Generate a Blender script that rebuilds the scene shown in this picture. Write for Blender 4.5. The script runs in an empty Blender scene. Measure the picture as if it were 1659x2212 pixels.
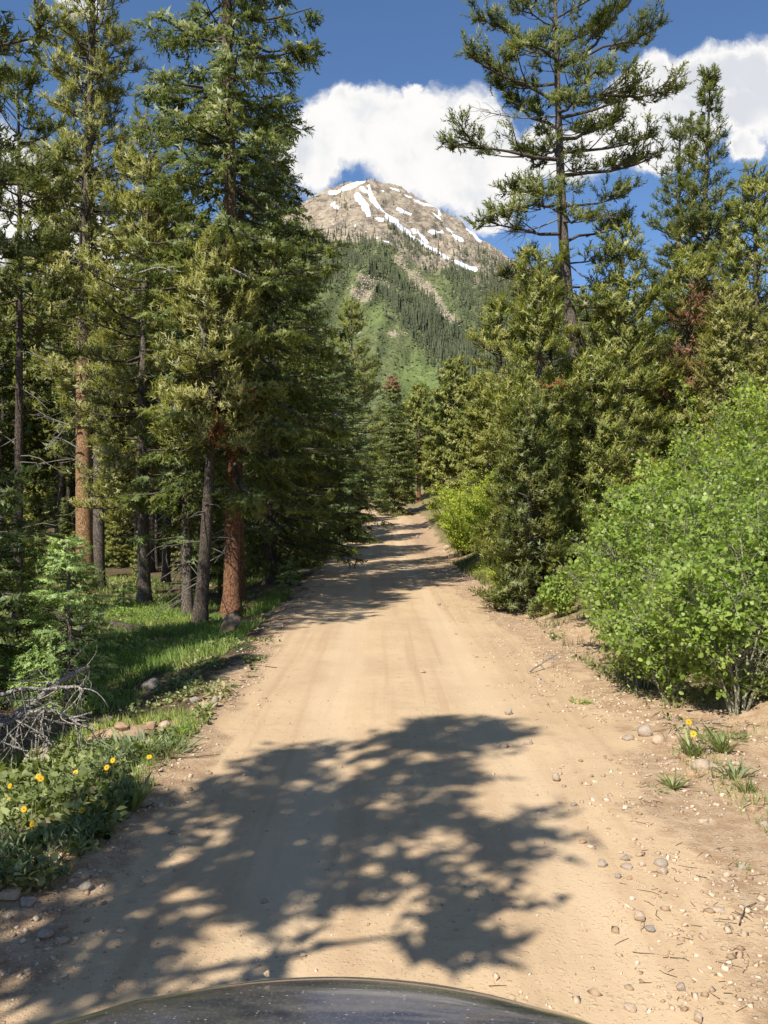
import bpy, bmesh, math, random
import numpy as np
from mathutils import Vector, Matrix

random.seed(7)
SC = bpy.context.scene
COL = SC.collection
R = math.radians
CAM_H = 2.2
FPX = 1839.0            # focal length in the units of a 1659 x 2212 picture

# ------------------------------------------------------------------ camera
cam_d = bpy.data.cameras.new('camera')
cam = bpy.data.objects.new('camera', cam_d)
COL.objects.link(cam)
cam.location = (0, 0, CAM_H)
cam.rotation_euler = (R(90), 0, 0)
cam_d.sensor_fit = 'VERTICAL'
cam_d.sensor_height = 36.0
cam_d.lens = 29.93
cam_d.clip_start = 0.05
cam_d.clip_end = 20000
SC.camera = cam

# ------------------------------------------------------------------ light
SUN_AZ, SUN_EL = 30.0, 48.0            # degrees to the left of straight behind the camera / above the horizon
S = Vector((-math.sin(R(SUN_AZ)) * math.cos(R(SUN_EL)), -math.cos(R(SUN_AZ)) * math.cos(R(SUN_EL)), math.sin(R(SUN_EL))))
sun_d = bpy.data.lights.new('sun', 'SUN')
sun_d.energy = 4.6
sun_d.angle = R(0.53)
sun_d.color = (1.0, 0.95, 0.86)
sun = bpy.data.objects.new('sun', sun_d)
COL.objects.link(sun)
sun.rotation_euler = S.to_track_quat('Z', 'Y').to_euler()
sun.location = (0, 0, 60)

SC.view_settings.view_transform = 'Standard'
SC.view_settings.look = 'None'
SC.view_settings.exposure = 0.6
SC.view_settings.gamma = 1.0
SC.view_settings.use_curve_mapping = False
SC.cycles.max_bounces = 6
SC.cycles.diffuse_bounces = 3
SC.cycles.glossy_bounces = 2
SC.cycles.transmission_bounces = 3
SC.cycles.transparent_max_bounces = 6
SC.cycles.use_denoising = True


class NT:
    """small helper to write node trees"""
    def __init__(self, tree):
        self.t = tree
        tree.nodes.clear()

    def n(self, typ, ins=None, **props):
        nd = self.t.nodes.new(typ)
        for k, v in props.items():
            setattr(nd, k, v)
        if ins:
            for k, v in ins.items():
                self.put(nd.inputs[k], v)
        return nd

    def put(self, sock, v):
        if isinstance(v, bpy.types.NodeSocket):
            self.t.links.new(v, sock)
        elif isinstance(v, bpy.types.Node):
            self.t.links.new(v.outputs[0], sock)
        else:
            if sock.type == 'RGBA' and len(v) == 3:
                v = (*v, 1.0)
            sock.default_value = v

    def m(self, op, a, b=None, c=None, clamp=False):
        nd = self.n('ShaderNodeMath', operation=op, use_clamp=clamp)
        for i, v in enumerate((a, b, c)):
            if v is not None:
                self.put(nd.inputs[i], v)
        return nd.outputs[0]

    def ss(self, v, a, b, lo=0.0, hi=1.0):
        nd = self.n('ShaderNodeMapRange', interpolation_type='SMOOTHSTEP')
        self.put(nd.inputs['Value'], v)
        nd.inputs['From Min'].default_value = a
        nd.inputs['From Max'].default_value = b
        nd.inputs['To Min'].default_value = lo
        nd.inputs['To Max'].default_value = hi
        return nd.outputs[0]

    def mix(self, f, a, b, mode='MIX'):
        nd = self.n('ShaderNodeMix', data_type='RGBA', blend_type=mode)
        self.put(nd.inputs[0], f)
        self.put(nd.inputs[6], a)
        self.put(nd.inputs[7], b)
        return nd.outputs[2]

    def noise(self, vec, scale, detail=4, rough=0.55, dist=0.0):
        nd = self.n('ShaderNodeTexNoise', {'Scale': scale, 'Detail': detail, 'Roughness': rough, 'Distortion': dist})
        if vec is not None:
            self.put(nd.inputs['Vector'], vec)
        return nd.outputs['Fac']

    def attr(self, name):
        return self.n('ShaderNodeAttribute', attribute_name=name).outputs['Fac']


# ------------------------------------------------------------------ sky
world = bpy.data.worlds.new('World')
SC.world = world
world.use_nodes = True
w = NT(world.node_tree)
sky = w.n('ShaderNodeTexSky', sky_type='NISHITA')
sky.sun_disc = False
sky.sun_elevation = R(SUN_EL)
sky.sun_rotation = R(180 + SUN_AZ)
sky.altitude = 3000
sky.air_density = 1.15
sky.dust_density = 0.3
sky.ozone_density = 3.0
sky_col = w.mix(1.0, sky.outputs[0], (1.08, 1.25, 1.38), 'MULTIPLY')
bg_sky = w.n('ShaderNodeBackground', {'Color': sky_col, 'Strength': 0.075})
geo = w.n('ShaderNodeTexCoord').outputs['Generated']
nA = w.n('ShaderNodeTexNoise', {'Vector': geo, 'Scale': 7.0, 'Detail': 7.0, 'Roughness': 0.6})
sub = w.n('ShaderNodeVectorMath', {0: nA.outputs['Color'], 1: (0.5, 0.5, 0.5)}, operation='SUBTRACT')
scl = w.n('ShaderNodeVectorMath', {0: sub, 'Scale': 0.06}, operation='SCALE')
wd = w.n('ShaderNodeVectorMath', {0: geo, 1: scl}, operation='ADD')
nB = w.n('ShaderNodeTexNoise', {'Vector': wd, 'Scale': 26.0, 'Detail': 6.0, 'Roughness': 0.62})
sub2 = w.n('ShaderNodeVectorMath', {0: nB.outputs['Color'], 1: (0.5, 0.5, 0.5)}, operation='SUBTRACT')
scl2 = w.n('ShaderNodeVectorMath', {0: sub2, 'Scale': 0.035}, operation='SCALE')
wd2 = w.n('ShaderNodeVectorMath', {0: wd, 1: scl2}, operation='ADD')
# cumulus: each puff is a cap of the sky: centre (tangent of azimuth and of height), angular size, flattening
PUFFS = [(-.085, .415, .05, 1.0), (-.055, .445, .045, 1.0), (-.05, .474, .022, 1.0), (-.02, .445, .055, 1.0), (.015, .435, .05, 1.0), (.038, .465, .028, 1.0), (.055, .445, .045, 1.0),
         (.09, .438, .05, 1.0), (.125, .428, .045, 1.0), (.15, .405, .04, 1.0), (.05, .415, .07, 1.0), (.10, .40, .06, 1.0), (.12, .365, .035, 1.0), (.033, .49, .014, 1.0), (-.08, .44, .03, 1.0),
         (.185, .43, .04, 1.0), (.215, .425, .035, 1.0), (.255, .445, .04, .9), (.29, .49, .03, .9), (.315, .505, .03, .9), (.345, .495, .028, .9), (.375, .50, .03, .9), (.405, .51, .03, .9),
         (.435, .515, .035, .9), (.47, .51, .05, .8), (.53, .50, .08, .8), (.29, .455, .045, .9), (.33, .46, .045, .8), (.375, .465, .04, .8), (.415, .475, .04, .8), 
         (.31, .42, .03, .9), (.35, .43, .03, .9), (.415, .43, .022, .9), (.62, .45, .1, .8), 
         (-.44, .39, .06, 1.0), (-.40, .35, .055, 1.0), (-.37, .33, .05, 1.), (-.48, .36, .08, 1.0), (-.355, .30, .06, 1.0), (-.36, .60, .02, .8), (-.355, .59, .02, .8), (-.62, .40, .12, 1.0), (-.28, .27, .06, 1.0)]
F = None
for (u, v, rr, fl) in PUFFS:
    d = Vector((u, 1, v)).normalized()
    df = w.n('ShaderNodeVectorMath', {0: wd2, 1: tuple(d)}, operation='SUBTRACT')
    if fl != 1.0:
        df = w.n('ShaderNodeVectorMath', {0: df, 1: (fl, fl, 1.15)}, operation='MULTIPLY')
    ln = w.n('ShaderNodeVectorMath', {0: df}, operation='LENGTH').outputs['Value']
    f = w.m('MULTIPLY_ADD', ln, -1.0 / (rr * 1.02), 1.0)
    F = f if F is None else w.m('SMOOTH_MAX', F, f, 0.12)
# the same kind of scattered cumulus over the rest of the sky
nG = w.noise(geo, 2.6, 6, 0.55)
sx = w.n('ShaderNodeSeparateXYZ', {0: geo})
away = w.ss(sx.outputs['Y'], 0.55, 0.2)
low = w.ss(sx.outputs['Z'], 0.75, 0.25)
gen = w.m('MULTIPLY', w.m('MULTIPLY', w.ss(nG, 0.50, 0.64), away), low)
nC = w.noise(wd2, 16.0, 6, 0.6)
Fd = w.m('ADD', F, w.m('MULTIPLY_ADD', nC, 1.15, -0.62))
mask = w.m('MAXIMUM', w.ss(Fd, -0.05, 0.36), gen)
up = w.m('GREATER_THAN', sx.outputs['Z'], 0.0)
mask = w.m('MULTIPLY', mask, up)
body = w.ss(Fd, 0.0, 0.75)
nD = w.noise(wd, 9.0, 5, 0.55)
shade = w.m('MULTIPLY', w.ss(nD, 0.42, 0.62), w.ss(body, 0.35, 0.95))
ccol = w.mix(w.m('MULTIPLY', shade, 0.75), (1.0, 0.985, 0.965), (0.64, 0.68, 0.75))
bg_c = w.n('ShaderNodeBackground', {'Color': ccol, 'Strength': 0.66})
mx = w.n('ShaderNodeMixShader', {0: mask, 1: bg_sky, 2: bg_c})
out = w.n('ShaderNodeOutputWorld', {0: mx})
world.cycles.sampling_method = 'MANUAL'
world.cycles.sample_map_resolution = 512

# ------------------------------------------------------------------ numeric helpers


def _hash(ix, iy, iz, seed):
    h = (ix.astype(np.int64) * 374761393 + iy.astype(np.int64) * 668265263 + iz.astype(np.int64) * 2147483647 + seed * 974634777) & 0xffffffff
    h = ((h ^ (h >> 13)) * 1274126177) & 0xffffffff
    h = h ^ (h >> 16)
    return (h & 0xffff) / 65535.0


def vnoise(x, y, z=None, seed=0):
    x = np.asarray(x, float); y = np.asarray(y, float)
    z = np.zeros_like(x) if z is None else np.asarray(z, float)
    fx, fy, fz = np.floor(x), np.floor(y), np.floor(z)
    tx, ty, tz = x - fx, y - fy, z - fz
    tx, ty, tz = [t * t * (3 - 2 * t) for t in (tx, ty, tz)]
    r = 0
    for a in (0, 1):
        for b in (0, 1):
            for c in (0, 1):
                wgt = (tx if a else 1 - tx) * (ty if b else 1 - ty) * (tz if c else 1 - tz)
                r = r + wgt * _hash(fx + a, fy + b, fz + c, seed)
    return r * 2 - 1


def fbm(x, y, z=None, oct=4, seed=0, gain=0.5):
    r, a, f = 0, 1.0, 1.0
    for i in range(oct):
        r = r + a * vnoise(np.asarray(x) * f, np.asarray(y) * f, None if z is None else np.asarray(z) * f, seed + i)
        a *= gain; f *= 2.03
    return r


def sstep(a, b, x):
    t = np.clip((np.asarray(x, float) - a) / (b - a), 0, 1)
    return t * t * (3 - 2 * t)


def norm(v):
    return v / np.maximum(np.linalg.norm(v, axis=-1, keepdims=True), 1e-9)


def mesh_np(name, V, F, attrs=None, mats=(), smooth=False, mi=None):
    """mesh from numpy triangles or quads"""
    me = bpy.data.meshes.new(name)
    V = np.ascontiguousarray(V, np.float32); F = np.ascontiguousarray(F, np.int32)
    k = F.shape[1]
    me.vertices.add(len(V)); me.vertices.foreach_set('co', V.ravel())
    me.loops.add(F.size); me.loops.foreach_set('vertex_index', F.ravel())
    me.polygons.add(len(F))
    me.polygons.foreach_set('loop_start', np.arange(0, F.size, k, dtype=np.int32))
    if smooth:
        me.polygons.foreach_set('use_smooth', np.ones(len(F), bool))
    for m in mats:
        me.materials.append(m)
    if mi is not None:
        me.polygons.foreach_set('material_index', np.ascontiguousarray(mi, np.int32))
    for an, av in (attrs or {}).items():
        a = me.attributes.new(an, 'FLOAT', 'POINT')
        a.data.foreach_set('value', np.ascontiguousarray(av, np.float32))
    me.update(calc_edges=True)
    return me


def soft_normals(me, V, Fc, Nv):
    """needles and blades take the light as the tuft they belong to: faces turned to the tuft's outside, normals eased towards it"""
    fn = np.cross(V[Fc[:, 1]] - V[Fc[:, 0]], V[Fc[:, 2]] - V[Fc[:, 0]])
    flip = np.einsum('ij,ij->i', fn, Nv[Fc[:, 0]]) < 0
    Fc = Fc.copy()
    Fc[flip] = Fc[flip][:, ::-1]
    me.polygons.foreach_set('use_smooth', np.ones(len(Fc), bool))
    me.loops.foreach_set('vertex_index', np.ascontiguousarray(Fc, np.int32).ravel())
    me.update(calc_edges=True)
    me.normals_split_custom_set_from_vertices(norm(Nv).astype(np.float32))


class Acc:
    """accumulates triangle pieces into one mesh"""
    def __init__(self):
        self.V, self.F, self.A, self.n = [], [], [], 0

    def add(self, V, F, a=None):
        V = np.asarray(V, float).reshape(-1, 3); F = np.asarray(F, int)
        if F.shape[1] == 4:
            F = np.concatenate([F[:, [0, 1, 2]], F[:, [0, 2, 3]]])
        self.V.append(V); self.F.append(F + self.n)
        self.A.append(np.full(len(V), 0.5) if a is None else np.broadcast_to(a, (len(V),)))
        self.n += len(V)
        return self

    def mesh(self, name, mat, smooth=False):
        return mesh_np(name, np.concatenate(self.V), np.concatenate(self.F), {'var': np.concatenate(self.A)}, (mat,), smooth)


def tubes(P, Rad, sides=5):
    """P (n,K,3), Rad (n,K) -> verts, quads"""
    P = np.asarray(P, float); Rad = np.asarray(Rad, float)
    n, K, _ = P.shape
    T = norm(np.gradient(P, axis=1))
    ref = np.where(np.abs(T[..., 2:3]) > 0.9, np.array([1., 0, 0]), np.array([0, 0, 1.]))
    A = norm(np.cross(T, ref)); B = np.cross(T, A)
    ang = np.arange(sides) * 2 * np.pi / sides
    V = P[:, :, None, :] + Rad[:, :, None, None] * (A[:, :, None, :] * np.cos(ang)[None, None, :, None] + B[:, :, None, :] * np.sin(ang)[None, None, :, None])
    idx = np.arange(n * K * sides).reshape(n, K, sides)
    a = idx[:, :-1, :]; b = idx[:, 1:, :]
    F = np.stack([a, np.roll(a, -1, 2), np.roll(b, -1, 2), b], -1).reshape(-1, 4)
    return V.reshape(-1, 3), F


def stamp(TV, TF, pos, dirs, scale, roll, rng=None, flat=None):
    """put a template (its axis is +Z) at every pos along dirs"""
    n = len(pos)
    z = norm(dirs)
    ref = np.where(np.abs(z[:, 2:3]) > 0.95, np.array([1., 0, 0]), np.array([0, 0, 1.]))
    x = norm(np.cross(ref, z)); y = np.cross(z, x)
    c, s = np.cos(roll)[:, None], np.sin(roll)[:, None]
    x, y = x * c + y * s, y * c - x * s
    M = np.stack([x, y, z], -1)                           # columns
    sc = scale[:, None, None] if np.ndim(scale) == 1 else np.asarray(scale)[:, None, :]
    V = np.einsum('nij,nkj->nki', M, TV[None] * sc) + pos[:, None, :]
    F = TF[None] + (np.arange(n) * len(TV))[:, None, None]
    return V.reshape(-1, 3), F.reshape(-1, TF.shape[1])


# ------------------------------------------------------------------ object helpers


def put(name, me, parent=None, loc=(0, 0, 0), rz=0.0, scale=1.0):
    o = bpy.data.objects.new(name, me)
    COL.objects.link(o)
    if parent is not None:
        o.parent = parent
    o.location = loc
    o.rotation_euler = (0, 0, rz)
    o.scale = (scale,) * 3 if not hasattr(scale, '__len__') else scale
    return o


def tag(o, label, cat, group=None, kind=None):
    o['label'] = label
    o['category'] = cat
    if group:
        o['group'] = group
    if kind:
        o['kind'] = kind
    return o


def thing(name, label, cat, loc, rz=0.0, scale=1.0, group=None):
    return tag(put(name, None, None, loc, rz, scale), label, cat, group)


def copy_thing(root, label, loc, rz=0.0, scale=1.0, group=None, tilt=(0, 0)):
    r = root.copy(); COL.objects.link(r)
    r.location = loc; r.rotation_euler = (tilt[0], tilt[1], rz)
    r.scale = (scale,) * 3 if not hasattr(scale, '__len__') else scale
    r['label'] = label
    if group:
        r['group'] = group
    elif 'group' in r:
        del r['group']
    for ch in root.children:
        c = ch.copy(); COL.objects.link(c); c.parent = r
        for g in ch.children:
            d = g.copy(); COL.objects.link(d); d.parent = c
    return r


def mat(name):
    m = bpy.data.materials.new(name)
    m.use_nodes = True
    return m, NT(m.node_tree)


# ------------------------------------------------------------------ ground shape


def xc(y):
    """centre line of the road"""
    y = np.asarray(y, float)
    return 0.28 - 0.30 * sstep(10, 45, y) + 0.75 * sstep(45, 90, y) - 0.016 * np.maximum(y - 88, 0) ** 1.75


def G(x, y, fine=True):
    x = np.asarray(x, float); y = np.asarray(y, float)
    s = x - xc(np.minimum(y, 125))
    h = 2.25 * sstep(40, 118, y) + 0.02 * np.maximum(y - 118, 0)
    l = -s
    h = h - 0.34 * sstep(2.1, 4.6, l) - 0.4 * sstep(5, 22, l) + 0.10 * np.exp(-((l - 2.35) / 0.28) ** 2) * (0.4 + 0.6 * vnoise(x * .9, y * .7, seed=3))
    h = h - 6.0 * sstep(30, 160, l)
    bank = sstep(2.75, 4.6, s) * 0.55 + np.maximum(s - 4.0, 0) * 0.27 * sstep(3.5, 9, s) - np.maximum(s - 40, 0) * 0.12
    h = h + bank * (0.55 + 0.45 * sstep(3, 14, y))
    h = h + 0.05 * np.exp(-((s - 2.7) / 0.35) ** 2) * (0.5 + 0.7 * vnoise(x * 1.3, y * .9, seed=5))
    h = h + .10 * np.exp(-((x + 2.68) / .5) ** 2 - ((y - 8.42) / .24) ** 2)
    off = sstep(1.9, 3.4, np.abs(s))
    h = h + off * (0.09 * fbm(x * .45, y * .45, oct=3, seed=11)) + 0.018 * fbm(x * .5, y * .3, oct=2, seed=21)
    h = h - 0.022 * (np.exp(-((s + 0.85) / 0.32) ** 2) + np.exp(-((s - 0.8) / 0.32) ** 2)) * (1 - off)
    if fine:
        h = h + (0.006 + 0.022 * off) * fbm(x * 3.1, y * 3.1, oct=3, seed=31)
    return h


def g(x, y):
    return float(G(np.array([x]), np.array([y]))[0])


def on(x, y, dz=0.0):
    return (x, y, g(x, y) + dz)


def ray(px, py, d):
    """the point that shows at px, py (1659 x 2212) at distance d"""
    return Vector(((px - 829.5) / FPX * d, d, CAM_H + (1106 - py) / FPX * d))


def hit(px, py):
    """where the line of sight through px, py meets the ground"""
    ds = np.concatenate([np.arange(2.5, 40, .02), np.arange(40, 130, .1)])
    X = (px - 829.5) / FPX * ds; Z = CAM_H + (1106 - py) / FPX * ds
    below = np.nonzero(Z < G(X, ds))[0]
    d = ds[below[0]] if len(below) else 120.0
    return (px - 829.5) / FPX * d, d


# ------------------------------------------------------------------ materials


def mat_ground():
    m, t = mat('dirt_ground')
    pos = t.n('ShaderNodeNewGeometry').outputs['Position']
    road, veg, ss = t.attr('road'), t.attr('veg'), t.attr('side')
    st = t.n('ShaderNodeMapping', {'Vector': pos, 'Scale': (5.0, 0.12, 1.0)})
    streak = t.noise(st, 1.0, 3)
    n1 = t.noise(pos, 0.7, 5); n2 = t.noise(pos, 6.0, 5, .6); n3 = t.noise(pos, 45.0, 4, .65); n4 = t.noise(pos, 160, 3, .6)
    dirt = t.mix(t.ss(n1, .3, .7), (0.485, 0.345, 0.205), (0.56, 0.405, 0.245))
    dirt = t.mix(t.m('MULTIPLY', t.ss(streak, .45, .7), .6), dirt, (0.42, 0.28, 0.165))
    dirt = t.mix(t.m('MULTIPLY', t.ss(n3, .55, .75), .25), dirt, (0.36, 0.25, 0.15))
    trk = t.m('ABSOLUTE', t.m('SUBTRACT', t.m('ABSOLUTE', t.m('ADD', ss, t.m('MULTIPLY_ADD', n1, .3, -.15))), .85))
    dirt = t.mix(t.m('MULTIPLY', t.ss(trk, .34, .12), .5), dirt, (0.60, 0.45, 0.285))
    ed = t.ss(trk, .30, .42)
    dirt = t.mix(t.m('MULTIPLY', t.m('MULTIPLY', ed, t.ss(n2, .5, .66)), .35), dirt, (0.40, 0.275, 0.165))
    dirt = t.mix(t.m('MULTIPLY', t.ss(n4, .56, .7), .30), dirt, (0.33, 0.235, 0.15))
    grav = t.mix(t.ss(n2, .35, .65), (0.37, 0.24, 0.14), (0.50, 0.36, 0.225))
    grav = t.mix(t.m('MULTIPLY', t.ss(n3, .5, .68), .6), grav, (0.235, 0.155, 0.095))
    vor = t.n('ShaderNodeTexVoronoi', {'Vector': pos, 'Scale': 22.0, 'Randomness': 1.0})
    vor2 = t.n('ShaderNodeTexVoronoi', {'Vector': pos, 'Scale': 60.0})
    sel = t.n('ShaderNodeSeparateColor', {0: vor.outputs['Color']})
    sel2 = t.n('ShaderNodeSeparateColor', {0: vor2.outputs['Color']})
    peb = t.m('MULTIPLY', t.ss(vor.outputs['Distance'], .34, .22), t.m('GREATER_THAN', sel.outputs[0], .72))
    peb2 = t.m('MULTIPLY', t.ss(vor2.outputs['Distance'], .38, .25), t.m('GREATER_THAN', sel2.outputs[0], .70))
    pebs = t.m('MAXIMUM', peb, peb2)
    pcol = t.mix(sel2.outputs[1], (0.42, 0.31, 0.21), (0.60, 0.48, 0.35))
    grav = t.mix(t.m('MULTIPLY', pebs, .8), grav, pcol)
    road_n = t.ss(t.m('ADD', road, t.m('MULTIPLY_ADD', n2, .7, -.35)), .3, .75)
    base = t.mix(road_n, grav, dirt)
    base = t.mix(t.m('MULTIPLY', t.m('MULTIPLY', peb2, road_n), .35), base, pcol)
    duff = t.mix(t.ss(n2, .4, .62), (0.085, 0.058, 0.036), (0.17, 0.115, 0.068))
    duff = t.mix(t.m('MULTIPLY', t.ss(n3, .52, .7), .6), duff, (0.22, 0.165, 0.105))
    moss = t.mix(n3, (0.035, 0.055, 0.015), (0.075, 0.105, 0.03))
    duff = t.mix(t.m('MULTIPLY', t.ss(n1, .45, .6), .75), duff, moss)
    dry = t.mix(n3, (0.27, 0.20, 0.115), (0.20, 0.17, 0.075))
    offc = t.mix(t.m('GREATER_THAN', ss, 0.0), duff, dry)
    veg_n = t.ss(t.m('ADD', veg, t.m('MULTIPLY_ADD', n2, .9, -.45)), .3, .7)
    base = t.mix(veg_n, base, offc)
    hgt = t.m('ADD', t.m('MULTIPLY', n3, .5), t.m('ADD', t.m('MULTIPLY', n4, .22), t.m('MULTIPLY', n2, .9)))
    rough = t.m('SUBTRACT', 1.0, t.m('MULTIPLY', road_n, .72))
    hgt = t.m('MULTIPLY', t.m('ADD', hgt, t.m('MULTIPLY', pebs, .5)), rough)
    bump = t.n('ShaderNodeBump', {'Height': hgt, 'Strength': 0.75, 'Distance': 0.035})
    b = t.n('ShaderNodeBsdfPrincipled', {'Base Color': base, 'Roughness': .95, 'Specular IOR Level': .15, 'Normal': bump})
    t.n('ShaderNodeOutputMaterial', {0: b})
    return m


def mat_leaf(name, stops, trans=.35, rough=.5, spec=.3, tint=(1.25, 1.35, .55)):
    """foliage: colour runs over each leaf's own number; some light passes through"""
    m, t = mat(name)
    v = t.attr('var')
    rp = t.n('ShaderNodeValToRGB', {0: v})
    cr = rp.color_ramp
    while len(cr.elements) < len(stops):
        cr.elements.new(.5)
    for e, (p, c) in zip(cr.elements, stops):
        e.position = p
        e.color = (*c, 1)
    b = t.n('ShaderNodeBsdfPrincipled', {'Base Color': rp.outputs[0], 'Roughness': rough, 'Specular IOR Level': spec})
    tc = t.mix(1.0, rp.outputs[0], tint, 'MULTIPLY')
    tr = t.n('ShaderNodeBsdfTranslucent', {'Color': tc})
    mxs = t.n('ShaderNodeMixShader', {0: trans, 1: b, 2: tr})
    t.n('ShaderNodeOutputMaterial', {0: mxs})
    return m


def mat_bark(name, dark, light, scale=9.0, lo=.35, hi=.62, top=None, z0=5.0, z1=9.0):
    m, t = mat(name)
    co = t.n('ShaderNodeTexCoord').outputs['Object']
    mp = t.n('ShaderNodeMapping', {'Vector': co, 'Scale': (1, 1, .45)})
    n0 = t.noise(mp, scale * 3.1, 4, .65)
    vo = t.n('ShaderNodeTexVoronoi', {'Vector': mp, 'Scale': scale * 3.0}, feature='DISTANCE_TO_EDGE')
    n1 = t.noise(mp, scale * .35, 4)
    col = t.mix(t.ss(n0, lo, hi), dark, light)
    n9 = t.noise(mp, scale * 7.0, 3, .6)
    col = t.mix(t.m('MULTIPLY', t.ss(n9, .54, .68), .6), col, tuple(c * .45 for c in dark))
    col = t.mix(t.m('MULTIPLY', t.ss(vo.outputs['Distance'], .07, .01), .35), col, tuple(c * .3 for c in dark))
    col = t.mix(t.m('MULTIPLY', t.ss(n1, .4, .7), .5), col, tuple(.5 * (a + b) for a, b in zip(dark, light)))
    if top is not None:
        zz = t.n('ShaderNodeSeparateXYZ', {0: co}).outputs['Z']
        col = t.mix(t.ss(t.m('ADD', zz, t.m('MULTIPLY', n1, 2.0)), z0, z1), col, t.mix(n0, tuple(c * .5 for c in top), top))
    lv = t.attr('var')
    col = t.mix(t.ss(lv, .35, .1), col, t.mix(n0, (.075, .058, .045), (.19, .155, .125)))
    col = t.mix(t.ss(lv, .7, .85), col, t.mix(n0, (.13, .11, .09), (.30, .265, .225)))
    h = t.m('ADD', t.m('MULTIPLY', n0, .5), t.ss(vo.outputs['Distance'], 0, .12))
    bu = t.n('ShaderNodeBump', {'Height': h, 'Strength': .8, 'Distance': .03})
    b = t.n('ShaderNodeBsdfPrincipled', {'Base Color': col, 'Roughness': .9, 'Specular IOR Level': .2, 'Normal': bu})
    t.n('ShaderNodeOutputMaterial', {0: b})
    return m


def mat_stone(name, a, b_, c):
    m, t = mat(name)
    co = t.n('ShaderNodeTexCoord').outputs['Object']
    rnd = t.n('ShaderNodeObjectInfo').outputs['Random']
    n0 = t.noise(co, 3.0, 5, .6); n1 = t.noise(co, 14.0, 4, .6)
    col = t.mix(t.ss(n0, .35, .65), a, b_)
    col = t.mix(t.m('MULTIPLY', t.ss(n1, .5, .7), .6), col, c)
    col = t.mix(1.0, col, t.mix(rnd, (.78, .8, .84), (1.08, 1.0, .92)), 'MULTIPLY')
    bu = t.n('ShaderNodeBump', {'Height': t.m('ADD', n1, n0), 'Strength': .5, 'Distance': .08})
    b = t.n('ShaderNodeBsdfPrincipled', {'Base Color': col, 'Roughness': .85, 'Specular IOR Level': .25, 'Normal': bu})
    t.n('ShaderNodeOutputMaterial', {0: b})
    return m


def mat_plain(name, col, rough=.6, spec=.4, metal=0.0, coat=0.0):
    m, t = mat(name)
    co = t.n('ShaderNodeTexCoord').outputs['Object']
    n0 = t.noise(co, 12.0, 4)
    c = t.mix(t.ss(n0, .35, .65), tuple(x * .88 for x in col), tuple(min(1, x * 1.1) for x in col))
    b = t.n('ShaderNodeBsdfPrincipled', {'Base Color': c, 'Roughness': rough, 'Specular IOR Level': spec, 'Metallic': metal, 'Coat Weight': coat})
    t.n('ShaderNodeOutputMaterial', {0: b})
    return m


M = {}
M['ground'] = mat_ground()
M['pine'] = mat_leaf('pine_needles', [(0, (0.130, 0.164, 0.048)), (.45, (0.254, 0.273, 0.072)), (1, (0.485, 0.442, 0.129))], .32, .45, .4)
M['pine_olive'] = mat_leaf('olive_pine_needles', [(0, (0.152, 0.158, 0.060)), (.5, (0.297, 0.292, 0.098)), (1, (0.516, 0.462, 0.182))], .32, .45, .4)
M['pine_dark'] = mat_leaf('dark_pine_needles', [(0, (0.078, 0.105, 0.032)), (.5, (0.159, 0.181, 0.050)), (1, (0.306, 0.287, 0.077))], .32, .45, .4)
M['spruce'] = mat_leaf('spruce_needles', [(0, (0.073, 0.106, 0.031)), (.5, (0.154, 0.186, 0.046)), (1, (0.322, 0.316, 0.074))], .32, .45, .4)
M['spruce_blue'] = mat_leaf('blue_spruce_needles', [(0, (0.063, 0.099, 0.038)), (.5, (0.137, 0.183, 0.064)), (1, (0.272, 0.319, 0.091))], .32, .45, .4)
M['fir'] = mat_leaf('young_fir_needles', [(0, (0.176, 0.266, 0.091)), (.5, (0.315, 0.423, 0.144)), (1, (0.527, 0.621, 0.197))], .25, .5, .35)
M['rust'] = mat_leaf('dead_rust_needles', [(0, (.16, .06, .022)), (.5, (.27, .105, .035)), (1, (.36, .16, .06))], .2, .7, .2, (1.1, .9, .6))
M['brown'] = mat_leaf('dead_brown_needles', [(0, (0.138, 0.074, 0.039)), (.5, (0.237, 0.128, 0.065)), (1, (0.350, 0.203, 0.104))], .2, .7, .2, (1.1, .9, .7))
M['aspen'] = mat_leaf('aspen_leaves', [(0, (0.136, 0.208, 0.034)), (.5, (0.259, 0.355, 0.066)), (1, (0.421, 0.495, 0.121))], .42, .42, .4, (1.2, 1.3, .6))
M['aspen_yellow'] = mat_leaf('bright_aspen_leaves', [(0, (0.187, 0.276, 0.040)), (.5, (0.296, 0.386, 0.055)), (1, (0.452, 0.511, 0.086))], .42, .42, .4, (1.2, 1.3, .6))
M['willow'] = mat_leaf('willow_leaves', [(0, (0.276, 0.361, 0.035)), (.5, (0.448, 0.541, 0.056)), (1, (0.640, 0.720, 0.087))], .4, .5, .3, (1.15, 1.2, .6))
M['herb'] = mat_leaf('herb_leaves', [(0, (0.117, 0.151, 0.048)), (.5, (0.227, 0.269, 0.091)), (.85, (0.398, 0.418, 0.194)), (1, (0.495, 0.418, 0.228))], .3, .5, .35)
M['sage'] = mat_leaf('sage_leaves', [(0, (0.139, 0.182, 0.094)), (.5, (0.215, 0.266, 0.132)), (1, (0.329, 0.362, 0.198))], .3, .6, .25)
M['grass'] = mat_leaf('grass_blades', [(0, (0.123, 0.213, 0.049)), (.5, (0.258, 0.375, 0.088)), (1, (0.539, 0.527, 0.187))], .4, .5, .35)
M['dry_grass'] = mat_leaf('dry_grass_blades', [(0, (0.115, 0.149, 0.044)), (.5, (0.230, 0.241, 0.083)), (1, (0.414, 0.345, 0.165))], .35, .6, .3, (1.1, 1.1, .7))
M['petal'] = mat_leaf('yellow_petals', [(0, (.70, .38, .01)), (1, (.85, .55, .015))], .3, .5, .3, (1, .9, .4))
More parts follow.
